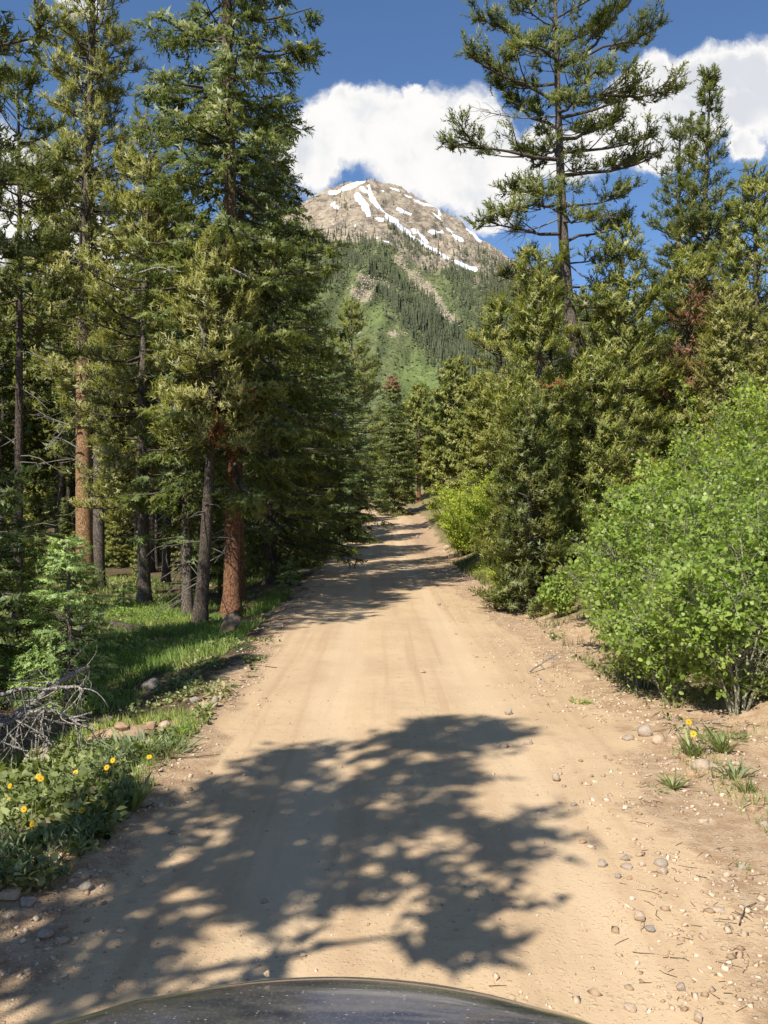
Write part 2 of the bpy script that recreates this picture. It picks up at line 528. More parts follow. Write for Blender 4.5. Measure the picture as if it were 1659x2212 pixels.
M['bark_orange'] = mat_bark('orange_pine_bark', (.24, .115, .05), (.50, .31, .17), 8, .36, .6, (.17, .135, .11), 6.5, 10.5)
M['bark_red'] = mat_bark('red_pine_bark', (.125, .06, .036), (.37, .185, .10), 9, .38, .64, (.22, .15, .10), 6.5, 9.5)
M['bark_grey'] = mat_bark('grey_pine_bark', (.085, .066, .052), (.235, .195, .16), 9)
M['bark_dark'] = mat_bark('dark_spruce_bark', (.055, .042, .033), (.16, .125, .10), 9)
M['twig'] = mat_bark('brown_twig_bark', (.10, .075, .05), (.24, .18, .12), 20)
M['bleached'] = mat_bark('bleached_dead_wood', (.21, .18, .15), (.43, .39, .34), 14, .3, .6)
M['aspen_bark'] = mat_bark('pale_aspen_bark', (.22, .20, .13), (.42, .40, .28), 14, .3, .6)
M['stone_tan'] = mat_stone('tan_stone', (.50, .395, .285), (.62, .505, .385), (.36, .27, .19))
M['stone_grey'] = mat_stone('grey_stone', (.36, .31, .25), (.48, .42, .34), (.24, .20, .165))
M['boulder'] = mat_stone('boulder_rock', (.13, .105, .08), (.25, .205, .155), (.055, .045, .035))
M['stone_orange'] = mat_stone('orange_stone', (.50, .33, .20), (.60, .42, .27), (.36, .23, .14))

# ================================================================== ground and road
def build_ground():
    sp = [0.0]
    st = .09
    while sp[-1] < 1500:
        st = .11 if sp[-1] < 5 else st * 1.135
        sp.append(sp[-1] + st)
    cols = np.array(sorted(set([-a for a in sp] + sp)))
    ys = [2.2]
    while ys[-1] < 128:
        ys.append(ys[-1] + max(.05, ys[-1] * .0125))
    while ys[-1] < 900:
        ys.append(ys[-1] + (ys[-1] - 110) * .12)
    back = [2.2]
    while back[-1] > -400:
        back.append(back[-1] - max(.12, abs(back[-1] - 2.2) * .15))
    ys = np.array(sorted(set(back + ys)))
    SS, YY = np.meshgrid(cols, ys)
    XX = SS + xc(np.minimum(YY, 125)) * np.clip(1 - np.abs(SS) / 400, 0, 1)
    ZZ = G(XX, YY)
    V = np.stack([XX, YY, ZZ], -1).reshape(-1, 3)
    s = (XX - xc(np.minimum(YY, 125))).ravel()
    y = YY.ravel()
    nz = vnoise(XX.ravel() * 1.1, y * .8, seed=41) * .3 + vnoise(XX.ravel() * 3, y * 2.2, seed=43) * .16
    lw = 1.85 + .45 * sstep(8, 20, y)
    rw = 1.35 + .75 * sstep(4, 9, y) - .25 * sstep(9, 20, y)
    road = 1 - np.maximum(sstep(-.25, .35, -s - lw + nz), sstep(-.35, .45, s - rw + nz))
    vl = sstep(-.1, .45, -s - 2.25 - .3 * sstep(12, 18, y) + nz)
    vl = vl * (1 - .75 * np.exp(-((V[:, 0] + 2.68) / .55) ** 2 - ((y - 8.36) / .3) ** 2))
    vr = sstep(-.2, .9, s - 3.15 + nz)
    n, mcol = SS.shape
    idx = np.arange(n * mcol).reshape(n, mcol)
    Fq = np.stack([idx[:-1, :-1], idx[:-1, 1:], idx[1:, 1:], idx[1:, :-1]], -1)
    sc_ = (SS[:-1, :-1] + SS[:-1, 1:]) / 2
    isroad = (np.abs(sc_ - .2) < 2.75) & (YY[:-1, :-1] < 145) & (YY[:-1, :-1] > -60)
    at = {'road': road, 'veg': np.maximum(vl, vr), 'side': s}
    for nm, sel in (('road', isroad), ('ground', ~isroad)):
        f = Fq[sel]
        u, inv = np.unique(f.ravel(), return_inverse=True)
        me = mesh_np(nm, V[u], inv.reshape(-1, 4), {k: v[u] for k, v in at.items()}, (M['ground'],), True)
        o = put(nm, me)
        o['kind'] = 'structure'
        o['label'] = 'sandy dirt road running ahead between the trees' if nm == 'road' else 'forest floor and gravelly verge beside the dirt road'


build_ground()

# ================================================================== mountain
def crop(cx, cy):
    return 630.9 + cx * .3307, 329.2 + cy * .3307


RIDGE = np.array([(-.9, .16), (-.5, .2), (-.3, .265), (-.2, .31), (-.16, .331), (-.12, .35), (-.095, .364), (-.07, .377), (-.05, .3845), (-.03, .390), (-.015, .390),
                  (0, .387), (.02, .381), (.035, .372), (.06, .357), (.085, .345), (.105, .328), (.12, .317), (.145, .30), (.17, .289), (.2, .27), (.26, .235), (.4, .17), (.9, .1)])
Y0 = 560.0


def seg_d(X, Y, a, b):
    ax, ay = a; bx, by = b
    dx, dy = bx - ax, by - ay
    t = np.clip(((X - ax) * dx + (Y - ay) * dy) / (dx * dx + dy * dy + 1e-9), 0, 1)
    return np.hypot(X - ax - t * dx, Y - ay - t * dy)


def build_mountain():
    us = np.unique(np.concatenate([np.linspace(-.9, -.14, 36), np.linspace(-.14, .26, 220), np.linspace(.26, .9, 30)]))
    ts = np.concatenate([np.linspace(0, .55, 60), np.linspace(.55, 1.0, 200)[1:], np.array([1.01, 1.03, 1.08, 1.2, 1.5])])
    U, T = np.meshgrid(us, ts)
    rv = np.interp(U, RIDGE[:, 0], RIDGE[:, 1])
    yr = 2050 + 160 * np.sin(U * 9 + 1) - 500 * np.clip(np.abs(U) - .2, 0, 1)
    Y = Y0 + (yr - Y0) * T
    zr = rv * yr + CAM_H
    z0 = 12.0
    prof = np.where(T <= 1, .55 * T ** 1.75 + .45 * T ** 1.05, 1 - (T - 1) * 1.1)
    Z = z0 + (zr - z0) * prof
    Xw = U * Y
    # gullies and spurs that run down the fall line, bent to the right as in the photograph
    q = U * 2050 + (1 - T) * 420
    amp = np.sin(np.clip(T, 0, 1) * np.pi) ** .6
    rid = 1 - np.abs(fbm(q / 95, T * 3.0, oct=3, seed=61))
    Z = Z + amp * ((rid - .6) * 34 + 9 * fbm(Xw / 40, Y / 40, oct=4, seed=71))
    hi = sstep(.62, .9, T)
    Z = Z + hi * np.where(T < 1.005, 1, .3) * (7 * (1 - np.abs(fbm(Xw / 28, Z / 34, oct=4, seed=81))) - 4 + 2.5 * fbm(Xw / 9, Z / 9, oct=2, seed=83))
    vx = 829.5 + FPX * U
    vy = 1106 - FPX * (Z - CAM_H) / Y
    cx, cy = (vx - 630.9) / .3307, (vy - 329.2) / .3307
    wob = 10 * fbm(Xw / 30, Z / 30, oct=3, seed=91)
    # snow lies in these gullies: (points, half width) along the slope
    SNOW = [([(455, 235), (505, 270), (560, 350), (680, 460), (800, 570), (900, 620), (1030, 700), (1190, 765)], 13), ([(505, 222), (520, 300), (560, 350)], 16),
            ([(425, 285), (470, 345), (495, 400)], 25), ([(245, 265), (330, 245), (395, 218)], 12), ([(740, 275), (800, 310), (870, 340), (960, 365)], 14),
            ([(955, 365), (965, 405)], 9), ([(915, 390), (985, 450)], 9), ([(990, 475), (1035, 520), (1110, 572)], 14), ([(880, 520), (985, 520)], 13),
            ([(820, 510), (885, 590)], 12), ([(1150, 490), (1225, 570)], 17), ([(480, 515), (550, 562)], 11), ([(590, 578), (635, 588)], 7),
            ([(690, 365), (780, 405)], 9), ([(1445, 680), (1570, 740)], 13), ([(262, 335), (280, 328)], 9), ([(285, 355), (292, 370)], 7), ([(140, 372), (170, 375)], 8),
            ([(400, 455), (410, 480)], 5), ([(1095, 630), (1150, 632)], 8), ([(575, 240), (600, 255)], 6), ([(545, 430), (580, 440)], 5), ([(790, 500), (800, 520)], 6),
            ([(330, 230), (470, 190)], 5), ([(640, 230), (700, 250)], 4)]
    snow = np.zeros_like(U)
    for pts, wd_ in SNOW:
        for a, b in zip(pts[:-1], pts[1:]):
            snow = np.maximum(snow, 1 - (seg_d(cx, cy, a, b) + wob * 1.0) / (1.08 * wd_))
    snow[T > 1.005] = .7
    green = sstep(520, 760, cy + .25 * (600 - cx) + 60 * fbm(Xw / 90, Z / 90, oct=3, seed=95))
    green = np.maximum(green, sstep(500, 300, cx) * sstep(650, 830, cy))
    talus = np.zeros_like(U)
    for a, b, wd_ in [((690, 700), (800, 830), 28), ((800, 800), (1000, 1060), 34), ((470, 830), (620, 880), 40), ((400, 920), (470, 940), 45), ((1000, 1060), (1090, 1130), 25),
                      ((640, 1190), (740, 1200), 12), ((650, 1350), (720, 1390), 10), ((1220, 1210), (1290, 1300), 22), ((880, 920), (990, 1010), 30)]:
        talus = np.maximum(talus, 1 - (seg_d(cx, cy, a, b) + wob * 2.6) / (1.45 * wd_))
    bright = np.clip(np.maximum(1 - np.hypot((cx - 830) / 260, (cy - 1480) / 260), .7 - np.hypot((cx - 560) / 150, (cy - 1080) / 160)), 0, 1)
    V = np.stack([Xw, Y, Z], -1).reshape(-1, 3)
    n, k = U.shape
    idx = np.arange(n * k).reshape(n, k)
    Fq = np.stack([idx[:-1, :-1], idx[:-1, 1:], idx[1:, 1:], idx[1:, :-1]], -1).reshape(-1, 4)
    m, t = mat('mountain_side')
    pos = t.n('ShaderNodeNewGeometry').outputs['Position']
    n0 = t.noise(pos, .012, 6, .6); n1 = t.noise(pos, .06, 6, .65); n2 = t.noise(pos, .25, 5, .6)
    strm = t.n('ShaderNodeMapping', {'Vector': pos, 'Scale': (.05, .012, .012), 'Rotation': (0, R(38), 0)})
    n3 = t.noise(strm, 1.0, 5, .6)
    rock = t.mix(t.ss(n1, .35, .65), (.25, .20, .145), (.43, .36, .27))
    rock = t.mix(t.m('MULTIPLY', t.ss(n3, .5, .66), .7), rock, (.33, .255, .185))
    rock = t.mix(t.m('MULTIPLY', t.ss(n2, .52, .68), .6), rock, (.12, .10, .08))
    gr = t.mix(t.ss(n1, .38, .62), (.10, .12, .05), (.17, .185, .08))  # slope greens desaturated: slight distance haze is put into the colour
    gr = t.mix(t.m('MULTIPLY', t.ss(n2, .5, .66), .6), gr, (.065, .08, .035))
    gr = t.mix(t.m('MULTIPLY', t.attr('bright'), .8), gr, t.mix(n1, (.13, .185, .055), (.205, .265, .08)))
    gmask = t.ss(t.m('ADD', t.attr('green'), t.m('MULTIPLY_ADD', n1, .8, -.4)), .35, .65)
    col = t.mix(gmask, rock, gr)
    tal = t.ss(t.m('ADD', t.attr('talus'), t.m('MULTIPLY_ADD', n2, 1.2, -.6)), .25, .6)
    col = t.mix(t.m('MULTIPLY', tal, t.ss(n1, .36, .56, .25, 1.0)), col, t.mix(n2, (.22, .20, .125), (.44, .38, .28)))
    cliff = t.noise(t.n('ShaderNodeMapping', {'Vector': pos, 'Scale': (.022, .022, .05)}), 1.0, 7, .7)
    col = t.mix(t.m('MULTIPLY', t.m('MULTIPLY', t.ss(cliff, .5, .6), .6), t.m('SUBTRACT', 1.0, gmask)), col, (.085, .072, .058))
    sn = t.ss(t.m('ADD', t.attr('snow'), t.m('MULTIPLY_ADD', t.m('ADD', n1, t.m('MULTIPLY', n2, .6)), 1.3, -1.04)), .26, .44)
    col = t.mix(sn, col, (.86, .88, .92))
    bu = t.n('ShaderNodeBump', {'Height': t.m('ADD', t.m('MULTIPLY', n1, 8.0), t.m('MULTIPLY', n2, 2.5)), 'Strength': .8, 'Distance': 1.0})
    b = t.n('ShaderNodeBsdfPrincipled', {'Base Color': col, 'Roughness': .95, 'Specular IOR Level': .1, 'Normal': bu})
    t.n('ShaderNodeOutputMaterial', {0: b})
    o = put('mountain', mesh_np('mountain', V, Fq, {'snow': snow.ravel(), 'green': green.ravel(), 'talus': talus.ravel(), 'bright': bright.ravel()}, (m,), True))
    o['kind'] = 'structure'
    o['label'] = 'rocky mountain with snow streaks above forested green slopes'

    # conifers on the slopes
    dens = np.zeros_like(U)
    BANDS = [((320, 330), (350, 480), 60, .34), ((270, 610), (640, 640), 85, 1), ((300, 700), (560, 740), 60, 1), ((680, 580), (900, 680), 62, 1), ((900, 700), (1290, 880), 80, 1),
             ((560, 850), (760, 960), 90, 1), ((700, 950), (1050, 1250), 130, 1), ((1000, 1230), (1320, 1620), 170, 1), ((640, 760), (700, 900), 60, .8), ((1080, 590), (1120, 620), 40, .5),
             ((1190, 620), (1260, 720), 50, .7), ((960, 400), (1110, 480), 60, .07), ((490, 195), (560, 195), 26, 1), ((720, 370), (760, 410), 30, .22), ((940, 540), (990, 590), 28, .5),
             ((640, 500), (680, 560), 30, .6), ((560, 400), (620, 520), 40, .12), ((250, 250), (390, 205), 10, .8), ((460, 870), (540, 900), 50, .5), ((930, 1340), (960, 1460), 20, .6),
             ((700, 380), (1150, 640), 120, .035), ((120, 600), (260, 640), 90, 1), ((-300, 700), (200, 760), 150, 1), ((1300, 900), (1900, 1300), 260, 1), ((590, 330), (610, 340), 14, .9),
             ((1350, 700), (1600, 760), 30, .35), ((480, 990), (620, 1060), 30, .4), ((1150, 560), (1200, 600), 22, .5), ((700, 900), (1100, 1000), 120, .12)]
    for a, b_, wd_, de in BANDS:
        dens = np.maximum(dens, de * np.clip(1.25 - (seg_d(cx, cy, a, b_) + wob * 1.6) / wd_ * 1.0, 0, 1) ** .6)
    dens = dens * (.25 + .75 * sstep(-.25, .2, fbm(Xw / 38, Z / 60, oct=4, seed=97)))
    dens = np.clip(dens - .95 * np.clip(talus * 1.4, 0, 1) - 1.5 * np.clip(snow, 0, 1), 0, 1)
    dens[T > 1.0] = 0
    rng = np.random.default_rng(5)
    area = np.gradient(vx, axis=1) * -np.gradient(vy, axis=0)
    wgt = np.clip(dens * np.abs(area), 0, None) * (vx > 500) * (vx < 1400) * (vy < 1000)
    N = 12500
    pick = rng.choice(wgt.size, N, p=(wgt / wgt.sum()).ravel())
    ii, jj = np.unravel_index(pick, U.shape)
    ii = np.clip(ii, 0, n - 2); jj = np.clip(jj, 0, k - 2)
    fa, fb = rng.random(N), rng.random(N)
    P = np.stack([Xw, Y, Z], -1)
    pos = (P[ii, jj] * ((1 - fa) * (1 - fb))[:, None] + P[ii, jj + 1] * ((1 - fa) * fb)[:, None] + P[ii + 1, jj] * (fa * (1 - fb))[:, None] + P[ii + 1, jj + 1] * (fa * fb)[:, None])
    TV, TF = [], []
    for tier, (zb, zt, rr) in enumerate([(.05, .5, .145), (.3, .76, .115), (.56, 1.0, .08)]):
        o_ = len(TV)
        for a in range(5):
            an = a * np.pi / 2.5 + tier * .5
            TV.append((rr * np.cos(an) * (1 if a % 2 else .72), rr * np.sin(an) * (1 if a % 2 else .72), zb + (.05 if a % 2 else 0)))
        TV.append((0, 0, zt))
        for a in range(5):
            TF.append((o_ + a, o_ + (a + 1) % 5, o_ + 5))
    hgt = (6 + 13 * rng.random(N) ** 1.3) * (1.15 - .5 * sstep(350, 850, pos[:, 2])) * (.8 + .5 * rng.random(N))
    sc3 = np.stack([hgt * (.6 + .4 * rng.random(N)), hgt * (.6 + .4 * rng.random(N)), hgt], -1)
    Vt, Ft = stamp(np.array(TV), np.array(TF), pos - np.array([0, 0, .4]), np.tile([0, 0, 1.], (N, 1)) + .06 * rng.normal(size=(N, 3)), sc3, rng.random(N) * 6.28)
    va = np.repeat(np.clip(.45 + .22 * rng.normal(size=N) + .25 * fbm(pos[:, 0] / 70, pos[:, 2] / 70, oct=2, seed=99), 0, 1), len(TV))
    mm = mat_leaf('far_conifer_needles', [(0, (.052, .062, .034)), (.5, (.085, .098, .05)), (1, (.14, .15, .075))], .15, .6, .2)  # needle colours muted to carry the haze of distance
    o = put('mountain_forest', mesh_np('mountain_forest', Vt, Ft, {'var': va}, (mm,)))
    o['kind'] = 'stuff'
    o['label'] = 'dark conifer forest in slanting bands on the mountain side'
    o['category'] = 'forest'

    # low brush and scree blocks between the trees
    def blobs(nm, wmap, N, smin, smax, mtl, seed, label, cat, flat=.6):
        rng = np.random.default_rng(seed)
        wm = np.clip(wmap * np.abs(area), 0, None) * (vx > 560) * (vx < 1250) * (vy < 1000) * (T < 1)
        pick = rng.choice(wm.size, N, p=(wm / wm.sum()).ravel())
        ii, jj = np.unravel_index(pick, U.shape)
        ii = np.clip(ii, 0, n - 2); jj = np.clip(jj, 0, k - 2)
        fa, fb = rng.random(N), rng.random(N)
        pos = (P[ii, jj] * ((1 - fa) * (1 - fb))[:, None] + P[ii, jj + 1] * ((1 - fa) * fb)[:, None] + P[ii + 1, jj] * (fa * (1 - fb))[:, None] + P[ii + 1, jj + 1] * (fa * fb)[:, None])
        oc = np.array([(1, .1, .1), (-.9, .2, 0), (.2, 1, .15), (-.1, -1, .1), (.15, 0, .9), (0, .1, -.6)])
        of = np.array([(0, 2, 4), (2, 1, 4), (1, 3, 4), (3, 0, 4), (2, 0, 5), (1, 2, 5), (3, 1, 5), (0, 3, 5)])
        s1 = smin + (smax - smin) * rng.random(N) ** 2
        sc3 = np.stack([s1 * (.7 + .7 * rng.random(N)), s1 * (.7 + .7 * rng.random(N)), s1 * flat * (.6 + .8 * rng.random(N))], -1)
        Vt, Ft = stamp(oc, of, pos, np.tile([0, -.3, 1.], (N, 1)) + .3 * rng.normal(size=(N, 3)), sc3, rng.random(N) * 6.28)
        va = np.repeat(np.clip(.5 + .25 * rng.normal(size=N) + .3 * (bright.ravel()[pick]), 0, 1), len(oc))
        o = put(nm, mesh_np(nm, Vt, Ft, {'var': va}, (mtl,)))
        o['kind'] = 'stuff'; o['label'] = label; o['category'] = cat
    brush = mat_leaf('slope_brush_leaves', [(0, (.085, .105, .045)), (.45, (.135, .16, .065)), (1, (.20, .255, .085))], .25, .6, .2)
    blobs('slope_brush', green * (1 - np.clip(talus, 0, 1)) * (snow < .2), 9000, .8, 3.6, brush, 7, 'low green brush covering the open mountain slopes', 'brush')
    blobs('scree', np.clip(talus, 0, 1) + .12 * hi * (snow < .2), 3600, .5, 3.0, mat_stone('scree_rock', (.36, .30, .22), (.50, .43, .33), (.24, .20, .15)), 8,
          'pale scree blocks strewn on the mountain slopes', 'rocks', .8)


build_mountain()

# ================================================================== conifers
def shoot_tmpl(n, ln, wd, rad, fwd, seed=0):
    rng = np.random.default_rng(seed)
    V, Fc = [], []
    for i in range(n):
        t = .08 + .86 * (i / max(1, n - 1))
        a = i * 2.39996 + rng.random() * .6
        d = np.array([math.cos(a) * rad, math.sin(a) * rad, fwd]); d /= np.linalg.norm(d)
        tang = np.array([-math.sin(a), math.cos(a), 0])
        b = np.array([0, 0, t]) - d * .03
        L = ln * (.8 + .4 * rng.random())
        o = len(V)
        V += [b - tang * wd / 2, b + tang * wd / 2, b + d * L]
        Fc.append((o, o + 1, o + 2))
    return np.array(V), np.array(Fc)


PINE_S = shoot_tmpl(11, .37, .118, .82, .58, 1)
PINE_L = shoot_tmpl(5, .52, .34, .85, .55, 2)
SPRU_S = shoot_tmpl(8, .38, .165, .8, .6, 3)
SPRU_L = shoot_tmpl(5, .44, .30, .8, .55, 4)


def conifer(seed, H, base, Rm, kind='pine', r0=.2, nb=90, tw=6.0, sh=5, sl=.22, lod=False, path=None, explicit=(), shape=None,
            snag=(0, 0), fol0=.28, up=None, top_open=False, dead=(), gap=0.0):
    """-> trunk mesh data (V,F), shoot arrays (pos, dir, len, var); z = 0 at the foot"""
    rng = np.random.default_rng(seed)
    K = 18
    zz = np.linspace(0, 1, K) ** 1.35 * H
    if path is None:
        ph = rng.random(2) * 6.28
        wob = .012 * H
        path = lambda z: np.stack([wob * np.sin(z / H * 3.0 + ph[0]) * (z / H), wob * np.sin(z / H * 3.6 + ph[1]) * (z / H), z], -1)
    TP = path(zz)
    tr = r0 * (1 - zz / H) ** .8 + .012 + r0 * .6 * np.exp(-zz / (.18 + .6 * r0))
    wood = Acc()
    wood.add(*tubes(TP[None], tr[None], 12))

    def prof(t):
        if shape is not None:
            return shape(t)
        if kind == 'pine':
            return (.45 + .55 * np.sin(np.clip(t * 1.9 + .25, 0, np.pi / 2))) * np.clip(1.06 - t, 0, 1) ** .62
        return np.clip(1.04 - t, 0, 1) ** .85 * (.75 + .25 * np.sin(np.clip(t * 6, 0, np.pi / 2)))
    # branches as quadratic curves P0, C, P1
    t = np.sort(rng.random(nb) ** (1.0 if kind == 'pine' else .92))
    z = base + (H - base) * t * .985
    az = np.arange(nb) * 2.39996 + rng.normal(size=nb) * .35
    L = Rm * prof(t) * (.62 + .5 * rng.random(nb)) + .12
    if gap:
        L *= np.where(rng.random(nb) < gap, .45, 1.0)
    if kind == 'pine':
        e = np.radians(-8 + 55 * t ** 1.3 + rng.normal(size=nb) * 9)
        cv = -.16 * L
    else:
        e = np.radians(-20 + 48 * t ** 1.4 + rng.normal(size=nb) * 6)
        cv = -.10 * L + .10 * L * (t < .0)
    hd = np.stack([np.cos(az), np.sin(az), 0 * az], -1)
    P0 = path(z)
    P1 = P0 + hd * (L * np.cos(e))[:, None] + np.array([0, 0, 1.]) * (L * np.sin(e))[:, None]
    C = (P0 + P1) / 2 + np.array([0, 0, 1.]) * cv[:, None] + rng.normal(size=(nb, 3)) * (.05 * L)[:, None]
    f0 = np.full(nb, fol0)
    if len(explicit):
        E0 = np.array([e_[0] for e_ in explicit]); E1 = np.array([e_[1] for e_ in explicit])
        sag = np.array([e_[2] for e_ in explicit])
        EL = np.linalg.norm(E1 - E0, axis=1)
        EC = (E0 + E1) / 2 + np.array([0, 0, 1.]) * (sag * EL)[:, None] + rng.normal(size=E0.shape) * (.03 * EL)[:, None]
        P0, C, P1 = np.concatenate([P0, E0]), np.concatenate([C, EC]), np.concatenate([P1, E1])
        L = np.concatenate([L, EL]); f0 = np.concatenate([f0, [e_[3] for e_ in explicit]])
    nb = len(L)
    s = np.linspace(0, 1, 5)[None, :, None]
    BP = (1 - s) ** 2 * P0[:, None] + 2 * s * (1 - s) * C[:, None] + s * s * P1[:, None]
    BP[:, 1:-1] += rng.normal(size=(nb, 3, 3)) * (.02 * L)[:, None, None]
    br = np.minimum(.018 * L ** 1.1 + .006, .07)[:, None] * np.linspace(1, .25, 5)[None]
    wood.add(*tubes(BP, br, 4), 0.0)
    # bare snags below the crown
    ns, zs = snag
    if ns:
        z = zs + (base * 1.1 - zs) * rng.random(ns)
        az = rng.random(ns) * 6.28
        Ls = (.4 + 1.3 * rng.random(ns)) * min(1, Rm * .55)
        el = rng.normal(size=ns) * .3 - .05
        p0 = path(z)
        dirv = np.stack([np.cos(az) * np.cos(el), np.sin(az) * np.cos(el), np.sin(el)], -1)
        ss_ = np.linspace(0, 1, 5)
        SP = p0[:, None] + dirv[:, None] * (Ls[:, None] * ss_)[..., None] + np.array([0, 0, -1.]) * (Ls[:, None] * .22 * ss_ ** 2)[..., None] + rng.normal(size=(ns, 5, 3)) * (.035 * Ls)[:, None, None] * ss_[None, :, None]
        wood.add(*tubes(SP, np.linspace(.018, .005, 5)[None].repeat(ns, 0), 4), .9)
    # twigs
    m = np.maximum(3, (L * tw * (.8 + .4 * rng.random(nb))).astype(int))
    bi = np.repeat(np.arange(nb), m)
    n = len(bi)
    lo = f0[bi]
    if kind == 'pine':
        sv = lo + (1 - lo) * rng.random(n) ** .75
    else:
        sv = .12 + .88 * rng.random(n) ** .9
    p = ((1 - sv) ** 2)[:, None] * P0[bi] + (2 * sv * (1 - sv))[:, None] * C[bi] + (sv ** 2)[:, None] * P1[bi]
    tg = norm(2 * (1 - sv)[:, None] * (C[bi] - P0[bi]) + 2 * sv[:, None] * (P1[bi] - C[bi]))
    pe = norm(np.cross(tg, np.tile([0, 0, 1.], (n, 1))))
    side = np.where(rng.random(n) < .5, -1., 1.)
    if kind == 'pine':
        a = np.radians(25 + 45 * rng.random(n))
        td = norm(tg * np.cos(a)[:, None] + pe * (side * np.sin(a))[:, None] + np.array([0, 0, 1.]) * (.35 * rng.random(n) - .02)[:, None])
        tl = (.16 + .34 * (1.05 - sv) * np.minimum(L[bi], 2.6)) * (.6 + .7 * rng.random(n))
    else:
        a = np.radians(45 + 20 * rng.random(n))
        hang = rng.random(n) < .35
        td = tg * np.cos(a)[:, None] + pe * (side * np.sin(a))[:, None] + np.array([0, 0, -1.]) * np.where(hang, .75, .12)[:, None]
        td = norm(td)
        tl = (.14 + .42 * (1.05 - sv) * np.minimum(L[bi], 2.4)) * (.6 + .6 * rng.random(n))
    tl = np.minimum(tl, .9)
    TWP = np.stack([p, p + td * (tl * .5)[:, None], p + td * tl[:, None] + np.array([0, 0, .06 if kind == 'pine' else -.05]) * tl[:, None]], 1)
    if not lod:
        kk = rng.random(n) < .28
        wood.add(*tubes(TWP[kk][:, ::2], np.array([.009, .004])[None].repeat(kk.sum(), 0), 3), 0.0)
    # shoots
    ti = np.repeat(np.arange(n), sh)
    ns_ = len(ti)
    kf = np.tile(np.arange(sh), n) / max(1, sh - 1)
    if kind == 'pine':
        r = np.clip(.3 + .75 * kf + rng.normal(size=ns_) * .06, .1, 1.02)
        sd = norm(td[ti] * .6 + np.array([0, 0, .5]) + rng.normal(size=(ns_, 3)) * .42)
        sl_ = sl * (.55 + .8 * rng.random(ns_))
    else:
        r = np.clip(.1 + .92 * kf + rng.normal(size=ns_) * .05, .0, 1.0)
        pe2 = norm(np.cross(td[ti], np.array([0, 0, 1.])))
        alt = np.where(rng.random(ns_) < .5, -1., 1.)[:, None] * (.25 + .6 * (1 - kf))[:, None]
        sd = norm(td[ti] * .85 + pe2 * alt + rng.normal(size=(ns_, 3)) * .16 + np.array([0, 0, -.08]))
        sl_ = sl * (.7 + .6 * rng.random(ns_)) * (1.1 - .35 * kf)
    sp = p[ti] + td[ti] * (tl[ti] * r)[:, None]
    bvar = rng.random(nb)
    tvar = rng.random(n)
    var = np.clip(.28 * bvar[bi[ti]] + .28 * tvar[ti] + .30 * rng.random(ns_) + .18 * kf, 0, 1)
    return wood, sp, sd, sl_, var


def crown_mesh(name, mtl, kind, lod, sp, sd, sl, var, seed=0):
    rng = np.random.default_rng(seed)
    tm = (PINE_L if lod else PINE_S) if kind == 'pine' else (SPRU_L if lod else SPRU_S)
    V, Fc = stamp(tm[0], tm[1], sp, sd, sl, rng.random(len(sp)) * 6.28)
    me = mesh_np(name, V, Fc, {'var': np.repeat(var, len(tm[0]))}, (mtl,))
    rad = np.stack([sp[:, 0], sp[:, 1], 0 * sp[:, 2]], -1)
    rad = rad / np.maximum(np.linalg.norm(rad, axis=1, keepdims=True), .4)
    nv = norm(.55 * rad + np.array([0, 0, .35]) + .5 * sd + .38 * rng.normal(size=sp.shape))
    k = len(tm[0])
    nv = np.repeat(nv, k, 0)
    ax = np.repeat(sp + sd * (sl * .5)[:, None], k, 0)
    nv = norm(nv + .5 * norm(V - ax))
    soft_normals(me, V, Fc, nv)
    return me


def tree(name, label, loc, leafm, bark, group=None, dead_spots=(), rz=0.0, scale=1.0, dead_mat=None, dead_label='patch of rusty dead needles', cat='tree', dens=1.3, grow=1.28, wide=1.15, **kw):
    """a conifer of its own: trunk (with its limbs) and crown; dead_spots are balls of rusty needles"""
    kw = dict(kw); lodk = kw.get('lod', False)
    kw['nb'] = int(kw['nb'] * dens); kw['sl'] = kw['sl'] * grow; kw['Rm'] = kw['Rm'] * wide
    wood, sp, sd, sl, var = conifer(**kw)
    root = thing(name, label, cat, loc, rz, scale, group)
    put('trunk', wood.mesh('trunk', bark, True), root)
    keep = np.ones(len(sp), bool)
    for (c, rr) in dead_spots:
        dd = np.linalg.norm(sp - np.array(c), axis=1) < rr * (.75 + .4 * np.random.default_rng(1).random(len(sp)))
        dd &= keep
        if dd.sum() > 3:
            o = put('dead_needles', crown_mesh('dead_needles', dead_mat or M['rust'], kw.get('kind', 'pine'), kw.get('lod', False), sp[dd], sd[dd], sl[dd], var[dd]), root)
            o['label'] = dead_label
            keep &= ~dd
    put('crown', crown_mesh('crown', leafm, kw.get('kind', 'pine'), kw.get('lod', False), sp[keep], sd[keep], sl[keep], var[keep], kw.get('seed', 0)), root)
    return root


